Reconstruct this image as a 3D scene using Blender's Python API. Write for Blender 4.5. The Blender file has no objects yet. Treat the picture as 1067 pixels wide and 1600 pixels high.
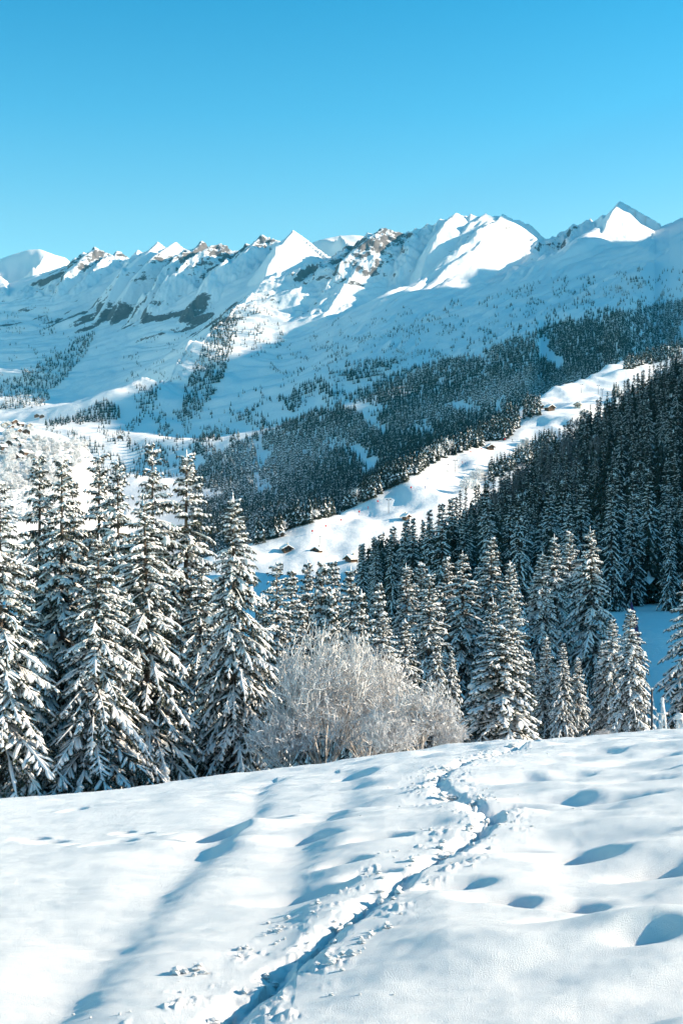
import bpy, math, random
import numpy as np
from mathutils import Vector

# ------------------------------------------------------------------ camera, sky, sun, exposure
scene = bpy.context.scene
col = scene.collection
SUN_AZ, SUN_EL = math.radians(86), math.radians(22)      # azimuth measured from the view direction (+Y) towards +X
cam_d = bpy.data.cameras.new('camera')
cam = bpy.data.objects.new('camera', cam_d)
col.objects.link(cam)
cam_d.sensor_fit = 'VERTICAL'; cam_d.sensor_height = 36.0; cam_d.lens = 50.0
cam_d.clip_start = 0.1; cam_d.clip_end = 60000
cam.location = (0, 0, 0); cam.rotation_euler = (math.radians(90), 0, 0)
scene.camera = cam

world = bpy.data.worlds.new('World'); scene.world = world; world.use_nodes = True
wn = world.node_tree; wn.nodes.clear()
wo = wn.nodes.new('ShaderNodeOutputWorld'); wb = wn.nodes.new('ShaderNodeBackground')
ws = wn.nodes.new('ShaderNodeTexSky'); ws.sky_type = 'NISHITA'; ws.sun_disc = False
ws.sun_elevation = SUN_EL; ws.sun_rotation = SUN_AZ
ws.altitude = 1400; ws.air_density = 1.0; ws.dust_density = 0.8; ws.ozone_density = 1.6
wt = wn.nodes.new('ShaderNodeMix'); wt.data_type = 'RGBA'; wt.blend_type = 'MULTIPLY'
wt.inputs['Factor'].default_value = 1.0
wc = wn.nodes.new('ShaderNodeTexCoord'); wz = wn.nodes.new('ShaderNodeSeparateXYZ'); wr = wn.nodes.new('ShaderNodeValToRGB')
wn.links.new(wc.outputs['Generated'], wz.inputs[0]); wn.links.new(wz.outputs['Z'], wr.inputs[0])
for i_, (p_, c_) in enumerate([(0.08, (0.95, 1.0, 0.72)), (0.20, (0.74, 0.97, 0.73)), (0.27, (0.42, 0.94, 0.79)), (0.345, (0.22, 0.87, 0.79)), (1.0, (0.18, 0.84, 0.79))]):
    if i_ > 1: wr.color_ramp.elements.new(p_)
    wr.color_ramp.elements[i_].position = p_; wr.color_ramp.elements[i_].color = c_ + (1,)
wn.links.new(wr.outputs[0], wt.inputs['B'])
wb.inputs['Strength'].default_value = 0.072
wg = wn.nodes.new('ShaderNodeGamma'); wg.inputs['Gamma'].default_value = 1.45
wn.links.new(ws.outputs[0], wg.inputs[0]); wn.links.new(wg.outputs[0], wt.inputs['A']); wn.links.new(wt.outputs['Result'], wb.inputs[0]); wn.links.new(wb.outputs[0], wo.inputs[0])

sun_d = bpy.data.lights.new('sun', 'SUN'); sun_d.energy = 5.0; sun_d.angle = math.radians(0.53); sun_d.color = (1.0, 0.82, 0.62)
sun = bpy.data.objects.new('sun', sun_d); col.objects.link(sun)
SUN = Vector((math.cos(SUN_EL) * math.sin(SUN_AZ), math.cos(SUN_EL) * math.cos(SUN_AZ), math.sin(SUN_EL)))
sun.rotation_euler = SUN.to_track_quat('Z', 'Y').to_euler(); sun.location = (200, 50, 200)

vs = scene.view_settings
vs.view_transform = 'Standard'; vs.look = 'None'; vs.exposure = 1.15; vs.gamma = 1.0; vs.use_curve_mapping = False
scene.cycles.max_bounces = 6; scene.cycles.diffuse_bounces = 3; scene.cycles.volume_bounces = 0

# ------------------------------------------------------------------ helpers
FPX, CX, CY = 2222.0, 533.5, 800.0        # the photograph's scale: pixels per unit slope
rng = np.random.default_rng(7)

def px2(x, y, D):
    return np.array([(x - CX) / FPX * D, D, (CY - y) / FPX * D])

def hash2(ix, iy, seed):
    h = (ix.astype(np.int64) * 374761393 + iy.astype(np.int64) * 668265263 + seed * 1442695041) & 0xffffffff
    h = ((h ^ (h >> 13)) * 1274126177) & 0xffffffff
    return h ^ (h >> 16)

def noise(x, y, seed=0):
    x = np.asarray(x, float); y = np.asarray(y, float)
    x0 = np.floor(x); y0 = np.floor(y); fx = x - x0; fy = y - y0
    def g(i, j):
        a = hash2(x0 + i, y0 + j, seed) / 4294967296.0 * 2 * math.pi
        return np.cos(a) * (fx - i) + np.sin(a) * (fy - j)
    sx = fx * fx * fx * (fx * (fx * 6 - 15) + 10); sy = fy * fy * fy * (fy * (fy * 6 - 15) + 10)
    a = g(0, 0); b = g(1, 0); c = g(0, 1); d = g(1, 1)
    return 1.5 * ((a + (b - a) * sx) * (1 - sy) + (c + (d - c) * sx) * sy)

def fbm(x, y, oct=4, seed=0, gain=0.5):
    r = 0; a = 1
    for o in range(oct):
        r = r + a * noise(x * 2 ** o + 17.3 * o, y * 2 ** o - 9.1 * o, seed + o); a *= gain
    return r

def ridged(x, y, oct=4, seed=0, gain=0.5):
    r = 0; a = 1; w = 1
    for o in range(oct):
        n = 1 - np.abs(noise(x * 2 ** o + 31.7 * o, y * 2 ** o + 5.3 * o, seed + o)) * 1.6
        n = np.clip(n, 0, 1) ** 2
        r = r + a * n * w; w = np.clip(n * 1.4, 0, 1); a *= gain
    return r

def mesh_np(name, V, F, mats, midx=None, smooth=False):
    """one mesh from vertex and face arrays (triangles or quads)"""
    V = np.ascontiguousarray(V, np.float32); F = np.ascontiguousarray(F, np.int32)
    m = bpy.data.meshes.new(name); k = F.shape[1]
    m.vertices.add(len(V)); m.vertices.foreach_set('co', V.ravel())
    m.loops.add(F.size); m.loops.foreach_set('vertex_index', F.ravel())
    m.polygons.add(len(F)); m.polygons.foreach_set('loop_start', np.arange(0, F.size, k, dtype=np.int32))
    m.polygons.foreach_set('loop_total', np.full(len(F), k, np.int32))
    if midx is not None: m.polygons.foreach_set('material_index', np.ascontiguousarray(midx, np.int32))
    for mt in (mats if isinstance(mats, (list, tuple)) else [mats]): m.materials.append(mt)
    m.update(calc_edges=True); m.validate()
    m.polygons.foreach_set('use_smooth', np.full(len(m.polygons), smooth, bool))
    return m

def link(name, data, parent=None):
    o = bpy.data.objects.new(name, data); col.objects.link(o)
    if parent is not None: o.parent = parent
    return o

def tag(o, label, cat=None, group=None):
    o['label'] = label
    if cat: o['category'] = cat
    if group: o['group'] = group
    return o

def structure(o, label=None):
    o['kind'] = 'structure'
    if label: o['label'] = label
    return o

class Geo:
    """collects verts and faces (tris; quads are split)"""
    def __init__(s): s.V = []; s.F = []; s.M = []; s.n = 0
    def add(s, V, F, m=0):
        V = np.asarray(V, float).reshape(-1, 3); F = np.asarray(F, int).reshape(-1, 3)
        s.V.append(V); s.F.append(F + s.n); s.M.append(np.full(len(F), m)); s.n += len(V)
    def box(s, c, d, m=0, rot=None, taper=1.0):
        hx, hy, hz = np.array(d) / 2.0
        V = np.array([[x * hx * (taper if z > 0 else 1), y * hy * (taper if z > 0 else 1), z * hz] for z in (-1, 1) for y in (-1, 1) for x in (-1, 1)])
        if rot is not None: V = V @ np.array(rot).T
        q = [(0, 2, 3, 1), (4, 5, 7, 6), (0, 1, 5, 4), (2, 6, 7, 3), (0, 4, 6, 2), (1, 3, 7, 5)]
        F = [t for a, b, c_, d_ in q for t in ((a, b, c_), (a, c_, d_))]
        s.add(V + np.array(c), F, m)
    def tube(s, pts, rad, n=6, m=0, cap=True):
        pts = np.asarray(pts, float); k = len(pts); rad = np.broadcast_to(np.asarray(rad, float), (k,))
        tan = np.gradient(pts, axis=0); tan /= np.linalg.norm(tan, axis=1)[:, None] + 1e-9
        ref = np.array([0, 0, 1.0]) if abs(tan[0][2]) < 0.9 else np.array([1.0, 0, 0])
        a = np.cross(tan, ref); a /= np.linalg.norm(a, axis=1)[:, None] + 1e-9; b = np.cross(tan, a)
        th = np.arange(n) * 2 * math.pi / n
        V = pts[:, None] + rad[:, None, None] * (np.cos(th)[None, :, None] * a[:, None] + np.sin(th)[None, :, None] * b[:, None])
        F = []
        for i in range(k - 1):
            for j in range(n):
                p, q = i * n + j, i * n + (j + 1) % n
                F += [(p, q, q + n), (p, q + n, p + n)]
        if cap:
            for j in range(1, n - 1): F += [(0, j + 1, j), ((k - 1) * n, (k - 1) * n + j, (k - 1) * n + j + 1)]
        s.add(V.reshape(-1, 3), F, m)
    def blob(s, c, r, m=0, seed=0, rough=0.25, n=6, rings=4):
        V = [[0, 0, 1.0]]
        for i in range(1, rings):
            a = math.pi * i / rings
            V += [[math.sin(a) * math.cos(t), math.sin(a) * math.sin(t), math.cos(a)] for t in np.arange(n) * 2 * math.pi / n + i]
        V += [[0, 0, -1.0]]; V = np.array(V)
        rr = np.random.default_rng(seed); V *= (1 + rough * (rr.random(len(V)) - 0.5) * 2)[:, None]
        F = [(0, 1 + j, 1 + (j + 1) % n) for j in range(n)]
        for i in range(rings - 2):
            b = 1 + i * n
            for j in range(n):
                p, q = b + j, b + (j + 1) % n; F += [(p, p + n, q + n), (p, q + n, q)]
        b = 1 + (rings - 2) * n; e = len(V) - 1
        F += [(e, b + (j + 1) % n, b + j) for j in range(n)]
        s.add(V * np.array(r) + np.array(c), F, m)
    def mesh(s, name, mats, smooth=False):
        return mesh_np(name, np.concatenate(s.V), np.concatenate(s.F), mats, np.concatenate(s.M), smooth)

# ------------------------------------------------------------------ materials
def new_mat(name):
    m = bpy.data.materials.new(name); m.use_nodes = True
    nt = m.node_tree; b = nt.nodes['Principled BSDF']
    return m, nt, b
def N(nt, t, **kw):
    n = nt.nodes.new(t)
    for k, v in kw.items():
        if k in n.inputs: n.inputs[k].default_value = v
        else: setattr(n, k, v)
    return n
def ramp(nt, src, stops):
    r = nt.nodes.new('ShaderNodeValToRGB'); e = r.color_ramp.elements
    while len(e) < len(stops): e.new(0.5)
    for i, (p, c) in enumerate(stops):
        e[i].position = p; e[i].color = (c, c, c, 1) if not isinstance(c, tuple) else c + (1,)
    nt.links.new(src, r.inputs[0]); return r
def mixc(nt, f, a, b):
    m = nt.nodes.new('ShaderNodeMix'); m.data_type = 'RGBA'
    for s, v in (('Factor', f), ('A', a), ('B', b)):
        if isinstance(v, (tuple, float, int)): m.inputs[s].default_value = v if not isinstance(v, tuple) else v + (1,)
        else: nt.links.new(v, m.inputs[s])
    return m.outputs['Result']

def mat_simple(name, c1, c2, scale=4.0, rough=0.8, bump=0.0, obj=True):
    m, nt, b = new_mat(name)
    tc = N(nt, 'ShaderNodeTexCoord'); n = N(nt, 'ShaderNodeTexNoise', Scale=scale, Detail=4.0)
    nt.links.new(tc.outputs['Object'], n.inputs['Vector'])
    nt.links.new(mixc(nt, ramp(nt, n.outputs['Fac'], [(0.35, 0.0), (0.65, 1.0)]).outputs[0], c1, c2), b.inputs['Base Color'])
    b.inputs['Roughness'].default_value = rough; b.inputs['Specular IOR Level'].default_value = 0.2
    if bump:
        bp = N(nt, 'ShaderNodeBump', Strength=bump, Distance=0.02); nt.links.new(n.outputs['Fac'], bp.inputs['Height'])
        nt.links.new(bp.outputs[0], b.inputs['Normal'])
    return m

SNOW = (0.86, 0.87, 0.88)
def mat_field():
    m, nt, b = new_mat('fresh_snow')
    tc = N(nt, 'ShaderNodeTexCoord')
    n1 = N(nt, 'ShaderNodeTexNoise', Scale=160.0, Detail=3.0, Roughness=0.8)
    n2 = N(nt, 'ShaderNodeTexNoise', Scale=14.0, Detail=3.0)
    for n in (n1, n2): nt.links.new(tc.outputs['Object'], n.inputs['Vector'])
    b1 = N(nt, 'ShaderNodeBump', Strength=0.9, Distance=0.011); nt.links.new(n1.outputs['Fac'], b1.inputs['Height'])
    b2 = N(nt, 'ShaderNodeBump', Strength=0.3, Distance=0.02); nt.links.new(n2.outputs['Fac'], b2.inputs['Height'])
    nt.links.new(b2.outputs[0], b1.inputs['Normal']); nt.links.new(b1.outputs[0], b.inputs['Normal'])
    b.inputs['Base Color'].default_value = SNOW + (1,); b.inputs['Roughness'].default_value = 0.55
    b.inputs['Specular IOR Level'].default_value = 0.25
    return m
def mat_terrain_snow():
    m, nt, b = new_mat('slope_snow')
    tc = N(nt, 'ShaderNodeTexCoord')
    n1 = N(nt, 'ShaderNodeTexNoise', Scale=0.12, Detail=8.0, Roughness=0.65)
    nt.links.new(tc.outputs['Object'], n1.inputs['Vector'])
    bp = N(nt, 'ShaderNodeBump', Strength=0.6, Distance=1.2); nt.links.new(n1.outputs['Fac'], bp.inputs['Height'])
    nt.links.new(bp.outputs[0], b.inputs['Normal'])
    b.inputs['Base Color'].default_value = SNOW + (1,); b.inputs['Roughness'].default_value = 0.6; b.inputs['Specular IOR Level'].default_value = 0.15
    return m
def mat_mountain():
    """snow, with bare rock where the geometry says so (attribute rocky) and the face is steep"""
    m, nt, b = new_mat('alpine_rock_and_snow')
    geo = N(nt, 'ShaderNodeNewGeometry'); tc = N(nt, 'ShaderNodeTexCoord')
    sep = N(nt, 'ShaderNodeSeparateXYZ'); nt.links.new(geo.outputs['Normal'], sep.inputs[0])
    mp = N(nt, 'ShaderNodeMapping'); mp.inputs['Rotation'].default_value = (0, 0, math.radians(-32)); mp.inputs['Scale'].default_value = (1.0, 0.4, 1.6)
    nt.links.new(tc.outputs['Object'], mp.inputs['Vector'])
    n1 = N(nt, 'ShaderNodeTexNoise', Scale=0.02, Detail=10.0, Roughness=0.78); nt.links.new(mp.outputs[0], n1.inputs['Vector'])
    n2 = N(nt, 'ShaderNodeTexNoise', Scale=0.06, Detail=7.0, Roughness=0.75); nt.links.new(tc.outputs['Object'], n2.inputs['Vector'])
    at = N(nt, 'ShaderNodeAttribute'); at.attribute_name = 'rocky'
    def ma(op, x, y, z=None):
        q = N(nt, 'ShaderNodeMath', operation=op)
        for i, v in enumerate((x, y, z)):
            if v is None: continue
            if isinstance(v, (int, float)): q.inputs[i].default_value = v
            else: nt.links.new(v, q.inputs[i])
        return q.outputs[0]
    v = ma('MULTIPLY_ADD', n1.outputs['Fac'], 2.3, ma('MULTIPLY_ADD', sep.outputs['Z'], -1.25, at.outputs['Fac']))
    mr = N(nt, 'ShaderNodeMapRange'); mr.inputs['From Min'].default_value = 0.97; mr.inputs['From Max'].default_value = 1.06
    nt.links.new(v, mr.inputs['Value'])
    rock = mixc(nt, n2.outputs['Fac'], (0.05, 0.052, 0.058), (0.26, 0.24, 0.235))
    nt.links.new(mixc(nt, mr.outputs[0], SNOW, rock), b.inputs['Base Color'])
    bp = N(nt, 'ShaderNodeBump', Strength=0.5, Distance=4.0); nt.links.new(n2.outputs['Fac'], bp.inputs['Height'])
    nt.links.new(bp.outputs[0], b.inputs['Normal'])
    b.inputs['Roughness'].default_value = 0.75; b.inputs['Specular IOR Level'].default_value = 0.1
    return m
def mat_needles(name, dark, frost, amt, scale):
    m, nt, b = new_mat(name)
    tc = N(nt, 'ShaderNodeTexCoord'); n = N(nt, 'ShaderNodeTexNoise', Scale=scale, Detail=3.0, Roughness=0.7)
    n2 = N(nt, 'ShaderNodeTexNoise', Scale=0.9, Detail=2.0)
    nt.links.new(tc.outputs['Object'], n.inputs['Vector']); nt.links.new(tc.outputs['Object'], n2.inputs['Vector'])
    base = mixc(nt, n2.outputs['Fac'], dark, (dark[0] * 1.8, dark[1] * 2.0, dark[2] * 1.3))
    f = ramp(nt, n.outputs['Fac'], [(0.62 - amt * 0.3, 0.0), (0.75 - amt * 0.3, 1.0)])
    nt.links.new(mixc(nt, f.outputs[0], base, frost), b.inputs['Base Color'])
    b.inputs['Roughness'].default_value = 0.8; b.inputs['Specular IOR Level'].default_value = 0.15
    return m

M_FIELD = mat_field(); M_SLOPE = mat_terrain_snow(); M_MOUNT = mat_mountain()
M_TSNOW = mat_simple('branch_snow', (0.80, 0.81, 0.82), (0.88, 0.88, 0.88), 6.0, 0.65, 0.5)
M_NEEDLE = mat_needles('spruce_needles', (0.013, 0.018, 0.014), (0.6, 0.62, 0.63), 0.27, 12.0)
M_NEEDLE_D = mat_needles('dark_spruce_needles', (0.012, 0.018, 0.015), (0.5, 0.53, 0.55), 0.15, 3.0)
M_BARK = mat_simple('spruce_bark', (0.045, 0.036, 0.03), (0.14, 0.11, 0.09), 5.0, 0.9, 0.8)
M_FROST = mat_simple('frosted_twig', (0.40, 0.385, 0.385), (0.78, 0.77, 0.77), 3.0, 0.75)
M_TWIG = mat_simple('twig_bark', (0.16, 0.14, 0.125), (0.55, 0.52, 0.5), 4.0, 0.85)
M_WOOD = mat_simple('weathered_wood', (0.07, 0.045, 0.03), (0.16, 0.10, 0.065), 1.5, 0.85)
M_RIME = mat_simple('rimed_wood', (0.55, 0.52, 0.5), (0.85, 0.85, 0.85), 14.0, 0.8, 0.4)
M_METAL = mat_simple('dark_metal', (0.03, 0.03, 0.035), (0.06, 0.06, 0.065), 5.0, 0.5)
M_STONE = mat_simple('pale_render', (0.45, 0.40, 0.34), (0.6, 0.55, 0.48), 1.0, 0.9)
M_GLASS = mat_simple('dark_window', (0.02, 0.025, 0.03), (0.04, 0.045, 0.05), 2.0, 0.15)
M_RED = mat_simple('red_fabric', (0.55, 0.02, 0.03), (0.7, 0.04, 0.04), 3.0, 0.7)
M_NET = mat_simple('purple_net', (0.06, 0.03, 0.10), (0.12, 0.06, 0.18), 6.0, 0.8)
M_CLOTH = [mat_simple('dark_ski_clothes', (0.02, 0.022, 0.03), (0.04, 0.045, 0.06), 3.0), mat_simple('red_ski_clothes', (0.4, 0.03, 0.03), (0.5, 0.05, 0.04), 3.0),
           mat_simple('blue_ski_clothes', (0.03, 0.08, 0.25), (0.05, 0.12, 0.35), 3.0)]

# ------------------------------------------------------------------ terrain
class Terrain:
    """height grid over (slope u = X / D, forward distance D)"""
    def __init__(s, u, D, Z): s.u, s.D, s.Z = u, D, Z
    def height(s, X, Y):
        X = np.atleast_1d(np.asarray(X, float)); Y = np.atleast_1d(np.asarray(Y, float)); uu = X / Y
        i = np.clip(np.searchsorted(s.u, uu) - 1, 0, len(s.u) - 2); j = np.clip(np.searchsorted(s.D, Y) - 1, 0, len(s.D) - 2)
        a = np.clip((uu - s.u[i]) / (s.u[i + 1] - s.u[i]), 0, 1); b = np.clip((Y - s.D[j]) / (s.D[j + 1] - s.D[j]), 0, 1)
        return (s.Z[j, i] * (1 - a) + s.Z[j, i + 1] * a) * (1 - b) + (s.Z[j + 1, i] * (1 - a) + s.Z[j + 1, i + 1] * a) * b
    def hit(s, x, y):
        """the first point of the slope seen at photo position x, y"""
        u = (x - CX) / FPX; i = int(np.clip(np.searchsorted(s.u, u), 0, len(s.u) - 1))
        r = s.Z[:, i] / s.D; k = np.argmax(r >= (CY - y) / FPX)
        if r[k] < (CY - y) / FPX: return None
        return np.array([u * s.D[k], s.D[k], s.Z[k, i]])
    def mesh(s, name, mat, smooth=True):
        nu, nd = len(s.u), len(s.D)
        X = s.u[None, :] * s.D[:, None]; Y = np.broadcast_to(s.D[:, None], X.shape)
        V = np.stack([X, Y, s.Z], -1).reshape(-1, 3)
        k = (np.arange(nd - 1)[:, None] * nu + np.arange(nu - 1)[None, :]).ravel()
        return mesh_np(name, V, np.stack([k, k + 1, k + nu + 1, k + nu], 1), mat, None, smooth)

def smooth_rows(Z, n, axis=0):
    k = np.hanning(n + 2)[1:-1]; k /= k.sum(); p = n // 2
    pad = [(0, 0), (0, 0)]; pad[axis] = (p, n - 1 - p)
    P = np.pad(Z, pad, mode='edge')
    return np.apply_along_axis(lambda c: np.convolve(c, k, 'valid'), axis, P)

def ucols(inner, outer, n_in, n_out):
    c = np.linspace(-inner, inner, n_in)
    l = -np.linspace(outer, inner, n_out, endpoint=False); r = np.linspace(inner, outer, n_out + 1)[1:]
    return np.concatenate([l, c, r])

# --- snow field the camera stands on
CREST = np.array([(-400, 1280), (-100, 1258), (0, 1250), (100, 1244), (235, 1230), (400, 1208), (500, 1195), (600, 1181), (700, 1170), (800, 1163), (900, 1157), (1067, 1140), (1250, 1125), (1500, 1110)], float)
EYE, DC = 1.6, 25.0
def field_base(X, Y):
    Yc = np.maximum(Y, 4.0); x = CX + FPX * np.clip(X / Yc, -0.6, 0.6)
    q = -(np.interp(x, CREST[:, 0], CREST[:, 1]) - CY) / FPX
    a = -q - 2 * EYE / DC; b = EYE / DC ** 2
    near = -EYE - a * Y - b * Y * Y
    far = Y * (q - 4e-6 * (Y - DC) ** 2 - np.clip(Y - 66, 0, None) * 0.006)
    return np.where(Y < DC, near, far)
def field_pix(x, y):
    """ground point of the field seen at photo position x, y"""
    D = np.linspace(3.0, 25.0, 1500); u = (x - CX) / FPX
    r = field_base(u * D, D) / D; t = (CY - y) / FPX
    k = np.argmax(r >= t) if (r >= t).any() else len(D) - 1
    return np.array([u * D[k], D[k]])
def seg_dist(X, Y, P):
    """distance to a polyline and signed side, position along it"""
    best = np.full(X.shape, 1e9); side = np.zeros(X.shape); along = np.zeros(X.shape); acc = 0
    for (x0, y0), (x1, y1) in zip(P[:-1], P[1:]):
        dx, dy = x1 - x0, y1 - y0; L = math.hypot(dx, dy)
        t = np.clip(((X - x0) * dx + (Y - y0) * dy) / (L * L), 0, 1)
        d = np.hypot(X - x0 - t * dx, Y - y0 - t * dy); k = d < best
        best = np.where(k, d, best); side = np.where(k, np.sign((X - x0) * dy - (Y - y0) * dx), side); along = np.where(k, acc + t * L, along); acc += L
    return best, side, along
def resample(P, step=0.12):
    P = np.asarray(P, float)
    for _ in range(3):
        Q = np.empty((2 * len(P), 2)); Q[0] = P[0]; Q[-1] = P[-1]
        Q[1:-1:2] = P[:-1] * 0.75 + P[1:] * 0.25; Q[2:-1:2] = P[:-1] * 0.25 + P[1:] * 0.75; P = Q
    return P
TRAIL = resample([field_pix(x, y) for x, y in [(235, 1680), (305, 1620), (350, 1572), (425, 1515), (500, 1462), (570, 1412), (640, 1365), (705, 1325), (750, 1298), (768, 1278), (742, 1262), (705, 1244), (686, 1230), (678, 1216), (700, 1203), (745, 1190), (800, 1174), (830, 1165)]])
TRACKS = [(resample([field_pix(x, y) for x, y in [(10, 1660), (60, 1600), (140, 1520), (215, 1430), (262, 1378), (330, 1318), (372, 1285), (398, 1255), (392, 1240), (430, 1215)]]), 0.17, 0.05),
          (resample([field_pix(x, y) for x, y in [(350, 1640), (395, 1540), (430, 1440), (447, 1370), (470, 1315), (508, 1275), (540, 1240), (548, 1220), (530, 1203)]]), 0.20, 0.042)]
DIMPLES = [(808, 1322, .20, .13), (905, 1335, .22, .14), (1060, 1345, .2, .15), (728, 1378, .15, .07), (793, 1400, .19, .12), (893, 1408, .19, .14), (1056, 1418, .22, .13), (1050, 1442, .2, .09),
           (545, 1346, .14, .09), (588, 1365, .14, .07), (603, 1309, .16, .10), (926, 1442, .16, .06), (1015, 1477, .14, .06), (147, 1284, 0, 0), (146, 1315, .13, .10), (180, 1319, .15, .11),
           (80, 1313, .11, .08), (55, 1310, .1, .06), (260, 1320, .11, .08), (302, 1299, .13, .10), (222, 1298, .1, .08), (196, 1296, .08, .06), (345, 1302, .2, .10), (120, 1268, .1, .07), (785, 1262, .26, .10),
           (868, 1246, .3, .08), (960, 1245, .32, .09), (985, 1188, .35, .09), (940, 1176, .3, .08), (820, 1211, .34, .09), (900, 1206, .25, .05), (1040, 1199, .2, .08), (1030, 1178, .25, .06), (560, 1213, .2, .05),
           (640, 1222, .22, .05), (430, 1232, .2, .07), (470, 1265, .2, .08), (505, 1258, .16, .08), (423, 1277, .2, .08), (480, 1309, .22, .09), (490, 1388, .2, .08), (895, 1188, .25, .06), (1005, 1215, .3, .06)]
def field_features(X, Y):
    h = 0.016 * fbm(X * 0.7, Y * 1.5, 3, 3) + 0.05 * fbm(X * 0.16, Y * 0.33, 2, 11)
    # wind ripples, longer sideways than along the view
    wx = X + 0.5 * fbm(X * 0.5, Y * 0.5, 2, 5); wy = Y + 0.38 * X
    rip = noise(wx * 0.55, wy * 1.7, 21)
    mask = np.clip(0.5 + 0.9 * noise(X * 0.25, Y * 0.3, 8) + 0.22 * X, 0.1, 1.5)
    mask = mask * np.where(X < -0.2, np.clip((Y - 5.5) / 4, 0.15, 1), 1)
    h = h + 0.072 * mask * np.where(rip > 0, rip, rip * 0.55)
    h = h + 0.13 * np.clip(X * 0.6 + 0.1, 0, 1) * np.clip((11 - Y) / 4, 0, 1) * fbm(X * 0.5 + 0.2 * Y, Y * 1.25 - 0.2 * X, 2, 44)
    h = h + 0.042 * np.clip(mask + 0.15, 0.3, 1.0) * fbm(X * 1.25, Y * 0.95, 2, 29) + 0.05 * np.clip(X * 0.5, 0, 1) * np.clip((10 - Y) / 3, 0, 1) * fbm(X * 0.85 - 0.2 * Y, Y * 0.7, 2, 30)
    h = h + 0.016 * mask * noise(wx * 1.3 + 0.4 * Y, wy * 4.2, 23) + 0.008 * fbm(X * 3.1, Y * 6.5, 3, 24)
    for P, amp, fw, nw in ():                                          # wind lips, steep towards the camera
        d, side, al = seg_dist(X, Y, P)
        amp = amp * np.clip(al / 0.5, 0, 1) * (0.8 + 0.4 * noise(al * 1.1, al * 0, 27))
        h = h + amp * np.where(side < 0, np.exp(-d / fw), np.exp(-(d / nw) ** 2))
    for P, w, dep in TRACKS:
        d, side, al = seg_dist(X, Y, P)
        ww = w * (1 + 0.25 * noise(al * 0.8, al * 0, 3)) * np.where(side < 0, 1.7, 1.0)
        h = h - dep * (1 + 0.35 * noise(al * 0.9, al * 0 + 4, 9)) * np.exp(-(d / ww) ** 2)
    for i, (x, y, r, dep) in enumerate(DIMPLES):
        if r == 0: continue
        c = field_pix(x, y); cx, cy = c; r *= 0.88; dep *= 0.9 if x > 400 else 1.5; r *= 1.0 if x > 400 else 1.15
        rx = r * (1 + 0.15 * math.sin(i * 7.1)); ry = r * (0.85 if cy < 14 else 1.4)
        k = (np.abs(X - cx) < 5 * rx) & (np.abs(Y - cy) < 5 * ry)
        dx = (X[k] - cx) / rx; dx = np.where(dx < 0, dx * 0.62, dx); dy = (Y[k] - cy) / ry
        e = np.sqrt(dx * dx + dy * dy) * (1 + 0.12 * noise(X[k] * 3 + i, Y[k] * 3, 5))
        h[k] += -dep * 1.15 / (1 + np.exp((e - 0.85) * 5.5)) + dep * 0.05 * np.exp(-((e - 1.6) / 0.45) ** 2)
    # fresh deep trail
    d, side, al = seg_dist(X, Y, TRAIL)
    edge = 0.115 + 0.03 * noise(al * 2.3, al * 0 + 1.5, 61) + 0.016 * noise(X * 9, Y * 9, 62) + 0.010 * noise(X * 24, Y * 24, 64)
    edge = edge + 0.05 * np.exp(-((al - 7.6) / 0.9) ** 2)
    foot = 0.5 + 0.5 * np.sin(al * 2 * math.pi / 0.62 + 1.2 * side)
    bot = 0.045 + 0.055 * foot ** 2 + 0.035 * fbm(X * 7, Y * 7, 3, 63)
    t = np.clip((edge + 0.025 - d) / np.where(side > 0, 0.13, 0.19), 0, 1); t = t * t * (3 - 2 * t)
    h = h - bot * t
    crumble = np.clip(1 - np.abs(d - 0.24) / 0.22, 0, 1) * np.clip(fbm(X * 5, Y * 5, 2, 71) * 1.6, 0, 1)
    h = h + crumble * 0.022 * np.clip(0.3 + fbm(X * 22, Y * 22, 2, 72), 0, 1)
    return h
def field_height(X, Y):
    X = np.atleast_1d(np.asarray(X, float)); Y = np.atleast_1d(np.asarray(Y, float))
    fade = np.clip((34 - Y) / 10, 0.25, 1) * np.clip((Y + 2) / 3, 0, 1)
    return field_base(X, Y) + field_features(X, Y) * fade

fu = ucols(0.27, 1.6, 700, 26)
fy = np.concatenate([np.linspace(-12, 3.2, 22), np.geomspace(3.35, 28, 520), np.linspace(28.5, 96, 70)])
FW = np.sqrt(fy * fy + 6.0)
FX = fu[None, :] * FW[:, None]; FYY = np.broadcast_to(fy[:, None], FX.shape)
FZ = field_height(FX.ravel(), FYY.ravel()).reshape(FX.shape)
nu, nd = len(fu), len(fy)
k = (np.arange(nd - 1)[:, None] * nu + np.arange(nu - 1)[None, :]).ravel()
structure(link('snow_field', mesh_np('snow_field', np.stack([FX, FYY, FZ], -1).reshape(-1, 3), np.stack([k, k + 1, k + nu + 1, k + nu], 1), M_FIELD, None, True)), 'sunlit snow field with ski tracks and a trodden trail')

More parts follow.
